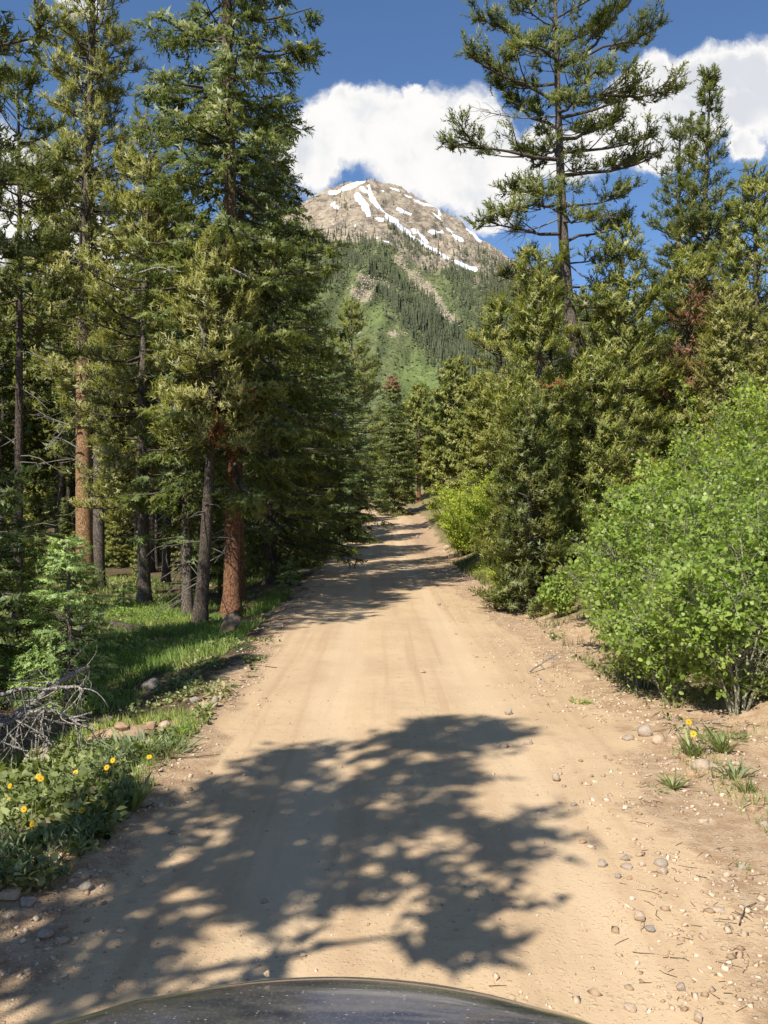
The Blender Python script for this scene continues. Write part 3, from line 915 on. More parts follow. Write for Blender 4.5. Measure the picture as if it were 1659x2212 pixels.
def dead_branch(root, pts, r=.03, side=(), label=None, seed=0):
    """a bare grey branch, given by points in the tree's own space"""
    a = Acc()
    pts = np.array([tuple(p) for p in pts], float)
    ss_ = np.linspace(0, len(pts) - 1, 4 * (len(pts) - 1) + 1)
    P = np.stack([np.interp(ss_, np.arange(len(pts)), pts[:, i]) for i in range(3)], -1)
    for _ in range(2):
        P[1:-1] = .5 * P[1:-1] + .25 * (P[:-2] + P[2:])
    a.add(*tubes(P[None], np.linspace(r, r * .3, len(P))[None], 6))
    rng = np.random.default_rng(seed)
    L = np.linalg.norm(pts[-1] - pts[0])
    for i in range(int(4 + L * 4)):
        k = rng.integers(len(P) // 3, len(P) - 1)
        d = norm((P[k + 1 if k + 1 < len(P) else k] - P[k - 1]) + rng.normal(size=3) * .25)
        q = P[k] + np.cumsum(np.stack([d * L * .06 + rng.normal(size=3) * .02 * L for _ in range(5)]), 0)
        q = np.concatenate([P[k:k + 1], q])
        a.add(*tubes(q[None], np.linspace(r * .35, r * .12, 6)[None], 4))
    o = put('dead_branch', a.mesh('dead_branch', M['bleached'], True), root)
    return o


def loc_of(px, d):
    """foot of a tree seen in column px at distance d"""
    x = (px - 829.5) / FPX * d
    return (x, d, g(x, d) - .06)


def rel(root, px, py, d):
    p = ray(px, py, d)
    return (p.x - root.location[0], p.y - root.location[1], p.z - root.location[2])


# ---- the tall open pine by the road
d0 = 26.0
L0 = Vector(loc_of(1262, d0))
pts = [(1262, None), (1250, 800), (1225, 640), (1215, 480), (1208, 300), (1203, 150), (1199, 0), (1197, -120)]
zs_, xs_ = [], []
for px, py in pts:
    if py is None:
        zs_.append(0.0); xs_.append(0.0)
    else:
        p = ray(px, py, d0) - L0
        zs_.append(p.z); xs_.append(p.x)
HT = zs_[-1]


def tall_path(z):
    z = np.asarray(z, float)
    return np.stack([np.interp(z, zs_, xs_), .0 * z, z], -1)


def tp(py):
    return (ray(829.5, py, d0) - L0).z


BR = [  # height on trunk, tip px, tip py, depth of the tip, sag, foliage start
    (225, 1008, 112, -.8, -.05, .45), (110, 1030, 42, .5, -.03, .35), (345, 990, 296, -1.0, -.10, .42), (370, 1157, 235, .3, .0, .6), (505, 1040, 475, -.7, -.05, .45), (405, 1078, 415, .8, -.04, .4),
    (150, 1352, 8, .5, -.06, .4), (140, 1418, 62, -.8, -.07, .45), (195, 1450, 195, -.5, -.10, .45), (255, 1360, 205, .9, -.06, .4), (330, 1405, 295, -.6, -.07, .42), (380, 1425, 335, .4, -.08, .4),
    (445, 1365, 410, -1.0, -.06, .35), (525, 1355, 478, .6, -.05, .35), (180, 1060, 185, 1.6, -.05, .45), (60, 1100, 5, -.9, -.04, .3), (40, 1320, -30, -.6, -.04, .3), (280, 1100, 215, 1.5, -.05, .45),
    (440, 1100, 460, -1.6, -.05, .4), (300, 1330, 265, 1.8, -.05, .4), (90, 1300, 60, 1.9, -.04, .35), (200, 1290, 150, -2.2, -.05, .35), (130, 1130, 95, -2.1, -.04, .35), (400, 1180, 425, -2.2, -.03, .35),
    (480, 1260, 470, -2.0, -.04, .35), (10, 1250, -70, -1.2, -.03, .25), (10, 1150, -60, .9, -.03, .25), (0, 1060, -30, .2, -.03, .3), (560, 1120, 560, .8, -.03, .4), (570, 1320, 560, -.9, -.03, .4),
    (320, 1130, 330, 1.9, -.04, .4), (640, 1120, 640, -.9, -.06, .3), (620, 1330, 610, -1.0, -.06, .3), (700, 1150, 720, -1.2, -.08, .3), (690, 1340, 690, .8, -.06, .3), (590, 1090, 600, .9, -.06, .35), (655, 1300, 660, -1.6, -.06, .3), (240, 1245, 215, -2.4, -.03, .3)]
ex = []
for (py, tx, ty, dd, sag, f0) in BR:
    z = tp(py)
    P0_ = tall_path(np.array([z]))[0]
    q = ray(tx, ty, d0 + dd) - L0
    ex.append((P0_, np.array(q), sag, f0))
rng_t = np.random.default_rng(12)
for (a_, b_, sag_, f_) in list(ex):
    ax = b_ - a_; Lx = np.linalg.norm(ax)
    for k in range(int(2 + Lx * 1.9)):
        q = .32 + .62 * rng_t.random()
        p_ = a_ + ax * q + np.array([0, 0, 1.]) * sag_ * Lx * 2 * q * (1 - q)
        sd_ = np.cross(ax / Lx, (0, 0, 1.)) * (1 if k % 2 else -1)
        dv = norm(ax / Lx * .75 + sd_ * (.4 + .5 * rng_t.random()) + np.array([0, 0, .05 + .5 * rng_t.random()]))
        ex.append((p_, p_ + dv * Lx * (.22 + .26 * rng_t.random()) * (1.15 - .5 * q), -.06, .2))
tall = tree('pine_tree', 'tall open-crowned pine with a bare dark trunk standing against the white cloud', tuple(L0), M['pine_dark'], M['bark_grey'],
            seed=11, H=HT, base=HT * .62, Rm=1.35, r0=.26, nb=46, tw=6.0, sh=4, sl=.24, path=tall_path, dens=1.0, wide=1.0, explicit=ex, fol0=.35, snag=(16, 4.5))
for i, (a, b_) in enumerate([((1218, 540), (1120, 585)), ((1214, 470), (1090, 500)), ((1212, 430), (1330, 470)), ((1205, 250), (1040, 240)), ((1216, 560), (1300, 610))]):
    dead_branch(tall, [rel(tall, *a, d0), rel(tall, (a[0] + b_[0]) / 2, (a[1] + b_[1]) / 2 + 12, d0 - .4), rel(tall, *b_, d0 - .6)], .028, seed=i)

# ---- left of the road
A = tree('pine_tree', 'pine with a tall sunlit orange trunk behind the little fir', loc_of(184, 27), M['pine_olive'], M['bark_orange'],
         seed=21, H=22.5, base=6.6, Rm=2.4, r0=.27, nb=150, tw=6.2, sh=5, sl=.23, snag=(8, 3.0), fol0=.3, gap=.2)
for i, pl in enumerate([[(190, 1085), (186, 1010), (160, 988), (80, 1003)], [(170, 890), (140, 925), (112, 960)], [(200, 990), (215, 968), (258, 985)], [(196, 1032), (215, 1020), (243, 1024)],
                        [(170, 925), (110, 905), (70, 880)], [(172, 970), (120, 940), (98, 970)]]):
    dead_branch(A, [rel(A, x, y, 26.6 - .15 * k) for k, (x, y) in enumerate(pl)], .03, seed=20 + i)
B = tree('pine_tree', 'grey-trunked pine close behind the sunlit orange trunk', loc_of(212, 28.4), M['pine_olive'], M['bark_grey'],
         seed=22, H=18.0, base=8.2, Rm=2.1, r0=.2, nb=90, tw=5, sh=4, sl=.23, snag=(10, 2.5), fol0=.3)
C_ = tree('pine_tree', 'bushy olive pine whose low crown hangs over a grey trunk', loc_of(312, 23.5), M['pine_olive'], M['bark_grey'],
          seed=23, H=13.4, base=2.7, Rm=2.1, r0=.17, nb=125, tw=6.4, sh=5, sl=.22, snag=(10, 1.5), fol0=.25,
          dead_spots=[((.7, -.7, 4.2), .35)], dead_label='small patch of rusty dead needles')
D_ = tree('spruce_tree', 'very tall dark spruce with a thick red-brown trunk beside the boulder', loc_of(500, 21), M['spruce'], M['bark_red'], dens=1.15,
          seed=24, H=28, base=2.9, Rm=2.75, kind='spruce', r0=.195, nb=215, tw=7.0, sh=6, sl=.235, snag=(14, 1.6))
E_ = tree('pine_tree', 'olive pine with grey bare twigs growing against the tall dark spruce', loc_of(430, 19.6), M['pine_olive'], M['bark_dark'],
          seed=25, H=8.6, base=4.2, Rm=1.4, path=lambda z: np.stack([.5 * (z / 8.6) ** .8, -.1 * z / 8.6, z], -1), r0=.15, nb=105, tw=6.2, sh=5, sl=.22, snag=(16, 1.0), fol0=.25, dead_spots=[((1.1, -.3, 5.2), .35), ((.7, -1.0, 4.2), .3)],
          dead_label='small patch of rusty dead needles')
for i, pl in enumerate([[(430, 700), (445, 735), (425, 775)], [(520, 590), (490, 575), (540, 600)], [(300, 590), (345, 575), (380, 590)]]):
    dead_branch(E_, [rel(E_, x, y, 17.9) for (x, y) in pl], .025, seed=40 + i)
tree('spruce_tree', 'slim grey-barked spruce with drooping green sprays before the red-brown trunk', loc_of(404, 21.5), M['spruce_blue'], M['bark_grey'],
     seed=26, H=7.4, base=1.9, Rm=1.15, kind='spruce', r0=.13, nb=50, tw=6, sh=5, sl=.2, snag=(22, .4))
tree('pine_tree', 'second red-brown trunk hard behind the thick one by the boulder', loc_of(519, 23.5), M['pine'], M['bark_red'],
     seed=27, H=12.0, base=5.5, Rm=1.2, r0=.13, nb=40, tw=6, sh=5, sl=.22, snag=(10, 1.0))
tree('pine_tree', 'large near pine whose boughs reach in at the upper edge of the sky', (-6.9, 10.9, g(-6.9, 10.9)), M['pine_dark'], M['bark_dark'],
     seed=28, H=15.0, base=5.6, Rm=2.5, r0=.2, nb=120, tw=6.0, sh=5, sl=.23, snag=(14, 1.5), gap=.25)
tree('pine_tree', 'thin dark pine trunk with bare twigs at the edge of the forest', loc_of(38, 19), M['pine_dark'], M['bark_dark'],
     seed=29, H=12.4, base=6.6, Rm=1.5, r0=.105, nb=70, tw=6, sh=5, sl=.22, snag=(30, .8), gap=.3)
# spruces along the left edge of the road
SPE = [('dense dark spruce crowding the road edge past the red-brown trunk', 585, 29, 31, 16.0, 3.0, 1.0), ('shaded spruce standing behind the dense dark one at the road edge', 600, 37, 32, 17.0, 3.1, 1.1),
       ('spruce with drooping green boughs overhanging the shaded road', 668, 42, 33, 14.5, 3.2, 1.0)]
for lab, px, dd, sd_, h_, r_, b_ in SPE:
    o = tree('spruce_tree', lab, loc_of(px, dd), M['spruce'], M['bark_dark'], seed=sd_, H=h_, base=b_, Rm=r_, kind='spruce', r0=.2, nb=140, tw=6.6, sh=5, sl=.21)
    if px == 668:
        dead_branch(o, [rel(o, 705, 905, 40.2), rel(o, 725, 893, 40), rel(o, 750, 915, 39.8), rel(o, 738, 945, 39.6)], .05, seed=55)
tree('pine_tree', 'yellow-green pine top showing over the roadside spruces', loc_of(757, 66), M['pine'], M['bark_grey'],
     seed=34, H=17.8, base=3.0, Rm=3.0, r0=.2, nb=120, tw=5.4, sh=5, sl=.26)
tree('spruce_tree', 'bluish spruce leaning over the road just before the bend', loc_of(742, 56), M['spruce_blue'], M['bark_dark'],
     seed=35, H=12.5, base=.8, Rm=3.2, kind='spruce', r0=.18, nb=140, tw=6.4, sh=5, sl=.24)
# trees round the bend
tree('spruce_tree', 'pointed spruce with a rusty brown tip beyond the bend', loc_of(850, 96), M['spruce'], M['bark_dark'],
     seed=36, H=16.0, base=1.0, Rm=3.4, kind='spruce', r0=.2, nb=140, tw=5.6, sh=5, sl=.3, lod=True, dead_spots=[((0, 0, 15.8), 1.7)], dead_mat=M['brown'], dead_label='rusty brown dead tip')
tree('pine_tree', 'round-topped pine with a leaning orange trunk at the road bend', loc_of(905, 110), M['pine'], M['bark_red'],
     seed=37, H=14.6, base=4.0, Rm=3.9, r0=.27, nb=110, tw=5, sh=5, sl=.32, lod=True)
tree('pine_tree', 'full cone-shaped pine behind the yellow-green willow', loc_of(985, 82), M['pine'], M['bark_grey'],
     seed=38, H=14.4, base=1.2, Rm=3.7, r0=.22, nb=150, tw=5.4, sh=5, sl=.3, lod=True)

# ---- right of the road
tree('pine_tree', 'dense young pine at the road edge with a knobbly forward clump', loc_of(1158, 20.5), M['pine'], M['bark_dark'], wide=1.0,
     seed=51, H=7.9, base=.25, Rm=1.32, r0=.13, nb=125, tw=7.5, sh=5, sl=.21, fol0=.2, shape=lambda t: np.clip(1.16 - t, 0, 1) ** .42 * (.75 + .25 * np.sin(t * 14)),
     dead_spots=[((.25, -1.1, 5.2), .38), ((-.55, -.9, 4.0), .35)], dead_label='bright orange patch of dead needles')
tree('pine_tree', 'wide bushy pine filling the space under the tall open pine', loc_of(1275, 21.5), M['pine'], M['bark_dark'], wide=1.0,
     seed=52, H=5.3, base=.1, Rm=1.8, r0=.15, nb=150, tw=7.5, sh=5, sl=.21, fol0=.2, shape=lambda t: np.clip(1.1 - t, 0, 1) ** .5 * (.8 + .2 * np.sin(t * 17)),
     dead_spots=[((-.6, -1.2, 4.0), .3)], dead_label='bright orange patch of dead needles')
tree('pine_tree', 'low dark pine skirt reaching the gravel at the road edge', loc_of(1142, 18.8), M['pine_dark'], M['bark_dark'], wide=1.0,
     seed=53, H=4.2, base=.05, Rm=.95, r0=.09, nb=95, tw=8, sh=5, sl=.19, fol0=.15, shape=lambda t: np.clip(1.15 - t, 0, 1) ** .45)
tree('pine_tree', 'leafy pine with a bulging outer bough beside the tall open pine', loc_of(1085, 25.5), M['pine'], M['bark_dark'], wide=.95,
     seed=54, H=8.3, base=4.0, Rm=1.0, r0=.12, nb=60, tw=7, sh=5, sl=.22, fol0=.2, shape=lambda t: np.sin(np.clip(t, 0, 1) * 2.6 + .4))
tree('pine_tree', 'mid-sized pine with dark inner branches behind the wide bushy pine', loc_of(1338, 25.5), M['pine'], M['bark_dark'],
     seed=55, H=9.6, base=.6, Rm=2.0, r0=.15, nb=125, tw=6.5, sh=5, sl=.22, fol0=.22)
tree('pine_tree', 'tall pointed pine with a clean spire beyond the aspen thicket', loc_of(1522, 34), M['pine_dark'], M['bark_grey'],
     seed=56, H=17.0, base=1.5, Rm=2.7, r0=.22, nb=165, tw=6.0, sh=5, sl=.24, fol0=.25, shape=lambda t: np.clip(1.02 - t, 0, 1) ** .95)
tree('pine_tree', 'thin-topped pine standing just left of the tall pointed spire', loc_of(1462, 37), M['pine_dark'], M['bark_grey'],
     seed=57, H=16.6, base=2.0, Rm=2.1, r0=.2, nb=110, tw=5.4, sh=5, sl=.24, fol0=.3, gap=.3)
tree('pine_tree', 'broad pine at the far edge of the picture below the cloud band', loc_of(1640, 31), M['pine'], M['bark_grey'],
     seed=58, H=11.4, base=1.0, Rm=2.5, r0=.2, nb=135, tw=6, sh=5, sl=.24, fol0=.25)
tree('pine_tree', 'sickly pine with a large rusty brown patch of dead needles', loc_of(1490, 27), M['pine'], M['bark_dark'],
     seed=59, H=8.0, base=.6, Rm=2.1, r0=.15, nb=125, tw=6.2, sh=5, sl=.22, fol0=.22, dead_spots=[((0, -1.2, 5.2), 1.5), ((.6, -.8, 6.5), 1.0), ((-1.1, -.8, 4.6), 1.1)],
     dead_mat=M['brown'], dead_label='large rusty brown patch of dead needles')
tree('pine_tree', 'rounded pine above the aspen thicket, before the tall spire', loc_of(1585, 25.5), M['pine_olive'], M['bark_dark'],
     seed=60, H=6.4, base=.4, Rm=1.9, r0=.14, nb=115, tw=6.5, sh=5, sl=.22, fol0=.22, dead_spots=[((-.7, -1.2, 3.4), .35)], dead_label='small orange patch of dead needles')

tree('pine_tree', 'pine filling the gap just behind the trunk of the tall open pine', loc_of(1195, 29), M['pine'], M['bark_dark'],
     seed=61, H=9.6, base=.8, Rm=1.9, r0=.15, nb=105, tw=6, sh=5, sl=.24, fol0=.22)
# ---- the forest behind: a few kinds, copied
PROTO = []
for i, (k_, lf, bk, kw) in enumerate([
        ('pine', 'pine_dark', 'bark_dark', dict(H=15, base=5.5, Rm=1.9, nb=85, tw=5, sl=.28, snag=(26, .8))),
        ('pine', 'pine', 'bark_grey', dict(H=14, base=3.5, Rm=2.0, nb=95, tw=5, sl=.28, snag=(18, .8))),
        ('spruce', 'spruce', 'bark_dark', dict(H=16, base=1.5, Rm=2.2, nb=120, tw=5.6, sl=.29)),
        ('pine', 'pine', 'bark_dark', dict(H=13, base=.8, Rm=2.3, nb=110, tw=5, sl=.28)),
        ('pine', 'pine_olive', 'bark_grey', dict(H=14, base=2.0, Rm=2.2, nb=100, tw=5, sl=.28))]):
    PROTO.append((k_ + '_tree', lf, bk, dict(kind=k_, seed=100 + i, r0=.16, sh=5, lod=True, **kw)))
proto_obj = [None] * len(PROTO)


def forest_tree(pi, x, y, scale, label, group=None, rz=None):
    nm, lf, bk, kw = PROTO[pi]
    loc = (x, y, g(x, y) - .08)
    rz = random.uniform(0, 6.28) if rz is None else rz
    if proto_obj[pi] is None:
        proto_obj[pi] = tree(nm, label, loc, M[lf], M[bk], group, rz=rz, scale=scale, **kw)
        return proto_obj[pi]
    return copy_thing(proto_obj[pi], label, loc, rz, scale, group, (random.uniform(-.03, .03), random.uniform(-.03, .03)))


# the trees beside the car, out of the picture, whose shade falls across the road
tree('pine_tree', 'pine beside the parked car that shades the near road', (-4.45, -.35, g(-4.45, -.35)), M['pine_olive'], M['bark_grey'], seed=140, H=11.7, base=1.6, Rm=2.15, r0=.16,
     nb=118, tw=5.0, sh=5, sl=.25, lod=True, fol0=.25, gap=.2, dens=1, grow=1.2,
     explicit=[(np.array((0, 0, 5.5)), np.array((2.45, .5, 6.0)), -.05, .74), (np.array((0, 0, 7.4)), np.array((1.9, .1, 7.9)), -.05, .6), (np.array((0, 0, 4.1)), np.array((1.9, .4, 4.5)), -.05, .65), (np.array((0, 0, 8.8)), np.array((1.5, -.6, 9.3)), -.05, .5)], wide=1.0)
forest_tree(2, -5.8, 6.4, .56, 'spruce by the verge that shades the grass')
forest_tree(1, -9.4, 9.6, .86, 'pine added just beyond the picture edge to shade the forest floor')  # added out of view to deepen the shade behind the sunlit grass strip
forest_tree(2, -12.3, 14.0, .82, 'spruce beyond the picture edge beside the large near pine')  # second unseen tree, added to darken the ground before the trunks
forest_tree(0, -10.5, -4.0, .95, 'pine behind the car')
forest_tree(3, 7.5, -5.0, .8, 'bushy pine behind the car')

taken = [(o.location[0], o.location[1]) for o in bpy.data.objects if o.get('category') == 'tree']


def scatter(n, xr, yr, kinds, label, group, mind=2.2, sc=(.8, 1.15), rule=None):
    c = tries = 0
    while c < n and tries < 6000:
        tries += 1
        x, y = random.uniform(*xr), random.uniform(*yr)
        if rule and not rule(x, y):
            continue
        if any((x - a) ** 2 + (y - b_) ** 2 < mind ** 2 for a, b_ in taken):
            continue
        taken.append((x, y))
        forest_tree(random.choice(kinds), x, y, random.uniform(*sc), label, group)
        c += 1


ORD = ['nearest', 'second', 'third', 'fourth', 'fifth', 'sixth', 'seventh', 'eighth', 'ninth', 'tenth', 'eleventh', 'twelfth', 'thirteenth', 'fourteenth', 'fifteenth', 'sixteenth', 'seventeenth', 'eighteenth']
MARKS = [(-200, 'picture edge'), (38, 'thin dark trunk'), (184, 'sunlit orange trunk'), (225, 'grey trunk'), (312, 'low-crowned olive pine'), (404, 'slim grey spruce'), (500, 'red-brown trunk'),
         (600, 'roadside spruces'), (742, 'bluish spruce'), (850, 'rusty-tipped spruce'), (905, 'leaning orange trunk'), (985, 'cone-shaped pine'), (1110, 'dense young pine'), (1250, 'tall open pine'),
         (1365, 'mid-sized pine'), (1470, 'thin-topped pine'), (1522, 'tall pointed pine'), (1640, 'broad pine at the edge'), (1900, 'picture edge')]


def relabel(objs, what):
    gaps = {}
    for o in objs:
        px = 829.5 + FPX * o.location[0] / o.location[1]
        k = max(i for i, (m_, _) in enumerate(MARKS) if m_ <= px or i == 0)
        gaps.setdefault(min(k, len(MARKS) - 2), []).append(o)
    for k, lst in gaps.items():
        lst.sort(key=lambda o: o.location[1])
        for i, o in enumerate(lst):
            kind = ('pine' if o.name.startswith('pine') else 'spruce')
            o['label'] = f"{ORD[min(i, 17)]} {what} {kind} between the {MARKS[k][1]} and the {MARKS[k + 1][1]}"


def group_of(nm):
    return [o for o in bpy.data.objects if o.get('group') == nm]


random.seed(3)
scatter(46, (-30, -5), (28, 62), (0, 0, 1, 2, 0), 'dark trunk in the shaded forest behind the sunlit trunks', 'pines in the shaded forest', 2.2, (.75, 1.1), lambda x, y: x > -.55 * y and x < -5.2 and not (x > -10 and y < 31) and not (-18 < x + .577 * (27 - y) + 0 < -6 and y < 27))
scatter(34, (-26, -4.6), (24, 50), (2, 3, 3), 'young conifer filling the dark understorey between the trunks', 'young conifers between the dark trunks', 1.3, (.14, .3), lambda x, y: x > -.5 * y and x < -5.0 and not (-.375 < x / y < -.315 and y < 30))
scatter(30, (-60, -6), (62, 105), (2, 0, 1, 3), 'conifer deep in the forest beyond the shaded trunks', 'conifers deep in the forest', 3.0, (.8, 1.1), lambda x, y: x > -.6 * y)
scatter(11, (-9.5, -3.6), (46, 92), (2, 2, 3), 'spruce in the line along the far road edge', 'spruces along the far road edge', 3.2, (.7, .95), lambda x, y: x < float(xc(y)) - 3.9)
scatter(10, (-14, 3), (112, 135), (2, 3, 1), 'conifer closing the view where the road bends', 'conifers behind the road bend', 3.0, (.6, .85), lambda x, y: abs(x - float(xc(y))) > 4.5 and x > -12)
scatter(12, (5, 16), (104, 140), (3, 4, 2), 'pine in the grove beyond the bend and the willow', 'pines beyond the willow', 3.0, (.62, .9))
scatter(16, (5.5, 20), (42, 95), (3, 4, 1), 'pine on the bank behind the bushy roadside pines', 'pines on the bank behind the bushy ones', 3.0, (.5, .72), lambda x, y: x > .085 * y + 1.0 and x < .145 * y + 5)
scatter(26, (12, 50), (38, 95), (1, 3, 4), 'pine on the slope behind the tall pointed spire', 'pines on the slope behind the spire', 3.0, (.6, .9), lambda x, y: x > .25 * y and x < .6 * y)
scatter(8, (9, 16), (20, 30), (3, 4), 'small pine rising behind the aspen thicket', 'small pines behind the aspens', 1.6, (.28, .42), lambda x, y: x > .33 * y)
scatter(40, (-80, 80), (140, 220), (2, 3, 1), 'distant conifer in the valley below the mountain', 'distant conifers in the valley', 4.0, (.7, 1.0), lambda x, y: abs(x) < .55 * y)

for gname, what in (('pines in the shaded forest', 'dark forest'), ('young conifers between the dark trunks', 'young understorey'), ('conifers deep in the forest', 'far forest'), ('spruces along the far road edge', 'road-edge'),
                    ('conifers behind the road bend', 'bend-closing'), ('pines beyond the willow', 'grove'), ('pines on the bank behind the bushy ones', 'bank-top'),
                    ('pines on the slope behind the spire', 'hillside'), ('small pines behind the aspens', 'small'), ('distant conifers in the valley', 'distant valley')):
    relabel(group_of(gname), what)

# ================================================================== shrubs
def disc_leaf(n=6, fold=.18, tip=1.15):
    """a roundish leaf lying in XZ, stalk at the origin, pointing along +Z"""
    V = [(0, 0, 0)]
    for i in range(1, n):
        a = np.pi * 2 * i / n
        V.append((.5 * np.sin(a) * 1.0, fold * abs(np.sin(a)) * .5, .5 * (1 - np.cos(a)) * (tip if i == n // 2 else 1)))
    F_ = [(0, i, i + 1) for i in range(1, n - 1)]
    return np.array(V), np.array(F_)


LEAF_R = disc_leaf(6)
LEAF_L = (np.array([(0, 0, 0), (.16, .02, .42), (0, 0, 1.0), (-.16, .02, .42)]), np.array([(0, 1, 2), (0, 2, 3)]))
LEAF_B = (np.array([(0, 0, 0), (.30, .10, .28), (.26, .07, .62), (0, -.06, 1.0), (-.26, .07, .62), (-.30, .10, .28), (0, 0, .5)]),
          np.array([(0, 1, 6), (1, 2, 6), (2, 3, 6), (3, 4, 6), (4, 5, 6), (5, 0, 6)]))


def shrub_data(seed, H, Rr, nst=9, twm=26, leaves=9, size=.045, leaf='round', spread=1.0, bare=.22):
    rng = np.random.default_rng(seed)
    K = 7
    az = rng.random(nst) * 6.28
    ln = H * (.5 + .62 * rng.random(nst))
    out_ = Rr * spread * (.25 + .75 * rng.random(nst))
    b0 = np.stack([np.cos(az), np.sin(az), 0 * az], -1) * (.12 * Rr * rng.random(nst))[:, None]
    s = np.linspace(0, 1, K)
    P = b0[:, None] + np.stack([np.cos(az)[:, None] * out_[:, None] * s ** 1.3, np.sin(az)[:, None] * out_[:, None] * s ** 1.3, ln[:, None] * (s - .18 * s ** 2 * (out_ / ln)[:, None])], -1)
    P[:, 1:] += rng.normal(size=(nst, K - 1, 3)) * .035 * H * s[None, 1:, None]
    wood = Acc()
    wood.add(*tubes(P, np.linspace(.016, .004, K)[None].repeat(nst, 0) * (.6 + .25 * H), 5))
    si = np.repeat(np.arange(nst), twm)
    n = len(si)
    t = bare + (1 - bare) * rng.random(n) ** .8
    f = t * (K - 1); i0 = np.clip(f.astype(int), 0, K - 2); fr = (f - i0)[:, None]
    p = P[si, i0] * (1 - fr) + P[si, i0 + 1] * fr
    tg = norm(P[si, i0 + 1] - P[si, i0])
    td = norm(tg * .5 + rng.normal(size=(n, 3)) * np.array([.8, .8, .42]) + np.array([0, 0, .1]))
    tl = (.16 + .42 * rng.random(n)) * min(1.3, .35 + .3 * H) * (1.15 - .5 * t)
    TW = np.stack([p, p + td * tl[:, None]], 1)
    wood.add(*tubes(TW, np.array([.005, .002])[None].repeat(n, 0), 3))
    ti = np.repeat(np.arange(n), leaves)
    m = len(ti)
    r = .15 + .9 * rng.random(m)
    lp = p[ti] + td[ti] * (tl[ti] * r)[:, None] + rng.normal(size=(m, 3)) * .03
    ld = norm(td[ti] * .6 + rng.normal(size=(m, 3)) * .75 + np.array([0, 0, -.15]))
    ls = size * (.5 + 1.0 * rng.random(m) ** 1.3)
    tv = rng.random(n)
    var = np.clip(.15 + .4 * tv[ti] + .4 * rng.random(m), 0, 1)
    if H > 1.4 and leaf == 'round':                       # hollows where the stems show
        keep = np.ones(m, bool)
        for _ in range(7):
            c = np.array([0, 0, .2 * H]) + rng.normal(size=3) * np.array([.6 * Rr, .6 * Rr, .1]) + np.array([0, 0, .75 * H * rng.random()])
            keep &= np.linalg.norm((lp - c) * np.array([1, 1, 1.25]), axis=1) > .17 + .14 * rng.random()
        lp, ld, ls, var = lp[keep], ld[keep], ls[keep], var[keep]
    return wood, lp, ld, ls, var, rng


def shrub(name, label, loc, leafm, bark, cat='shrub', group=None, rz=0.0, scale=1.0, flat_up=True, **kw):
    wood, lp, ld, ls, var, rng = shrub_data(**kw)
    tm = {'round': LEAF_R, 'long': LEAF_L, 'broad': LEAF_B}[kw.get('leaf', 'round')]
    # leaves hang with their faces turned up and outwards: roll within a band
    V, Fc = stamp(tm[0], tm[1], lp, ld, ls, rng.normal(size=len(lp)) * .9)
    keep = lp[:, 2] > .02
    o = thing(name, label, cat, loc, rz, scale, group)
    put('stem', wood.mesh('stem', bark, True), o)
    me = mesh_np('foliage', V, Fc, {'var': np.repeat(var, len(tm[0]))}, (leafm,))
    H = kw['H']
    out_ = norm((lp - np.array([0, 0, .45 * H])) / np.array([kw['Rr'], kw['Rr'], .6 * H]) + np.array([0, 0, .25]))
    k = len(tm[0]); f0 = tm[1][0]
    Vr = V.reshape(-1, k, 3)
    ln = norm(np.cross(Vr[:, f0[1]] - Vr[:, f0[0]], Vr[:, f0[2]] - Vr[:, f0[0]]))
    ln = ln * np.sign(np.einsum('ij,ij->i', ln, out_) + 1e-6)[:, None]
    soft_normals(me, V, Fc, np.repeat(norm(.32 * out_ + .9 * ln), k, 0))
    put('foliage', me, o)
    return o


ASP = [  # x, y, height, radius, leaf material, label
    (3.6, 8.65, 1.55, .85, 'aspen', 'low round-leaved aspen shrub over the yellow flowers'),
    (4.25, 8.35, 1.0, .6, 'aspen', 'knee-high aspen shrub at the picture edge near the flowers'),
    (3.2, 9.55, 1.15, .65, 'aspen', 'low aspen shrub spreading over the gravel edge of the thicket'),
    (3.2, 10.5, 1.65, .9, 'aspen', 'aspen shrub leaning out over the gravel shoulder'),
    (4.15, 9.3, 2.0, 1.0, 'aspen', 'tall leafy aspen shrub at the edge of the picture'),
    (3.65, 12.4, 1.9, .95, 'aspen', 'aspen shrub in the middle of the roadside thicket'),
    (4.3, 11.0, 2.15, 1.0, 'aspen', 'aspen shrub with pale bare stems showing through its leaves'),
    (3.95, 14.9, 1.7, .9, 'aspen', 'aspen shrub at the far end of the thicket next to the pines'),
    (4.6, 13.2, 2.3, 1.1, 'aspen', 'aspen shrub standing in the second row of the thicket'),
    (5.4, 11.9, 2.1, 1.1, 'aspen', 'tall aspen shrub high on the bank at the picture edge'),
    (4.9, 16.3, 2.0, 1.0, 'aspen', 'aspen shrub pressed against the wide bushy pine'),
    (6.1, 14.4, 2.5, 1.2, 'aspen', 'aspen shrub up the bank among the brighter ones'),
    (6.4, 17.6, 3.7, 1.2, 'aspen_yellow', 'bright yellow-green aspen sapling uppermost on the bank'),
    (7.5, 16.6, 3.5, 1.3, 'aspen_yellow', 'bright yellow-green aspen shrub below the sickly brown pine'),
    (5.5, 17.6, 2.4, 1.0, 'aspen_yellow', 'yellow-green aspen shrub in the gap beside the bushy pine'),
    (8.6, 19.6, 3.6, 1.4, 'aspen_yellow', 'pale yellow-green aspen shrub furthest up the bank'),
    (3.45, 16.6, .8, .5, 'aspen', 'small leafy aspen sprout by the dark hollow under the pines'),
]
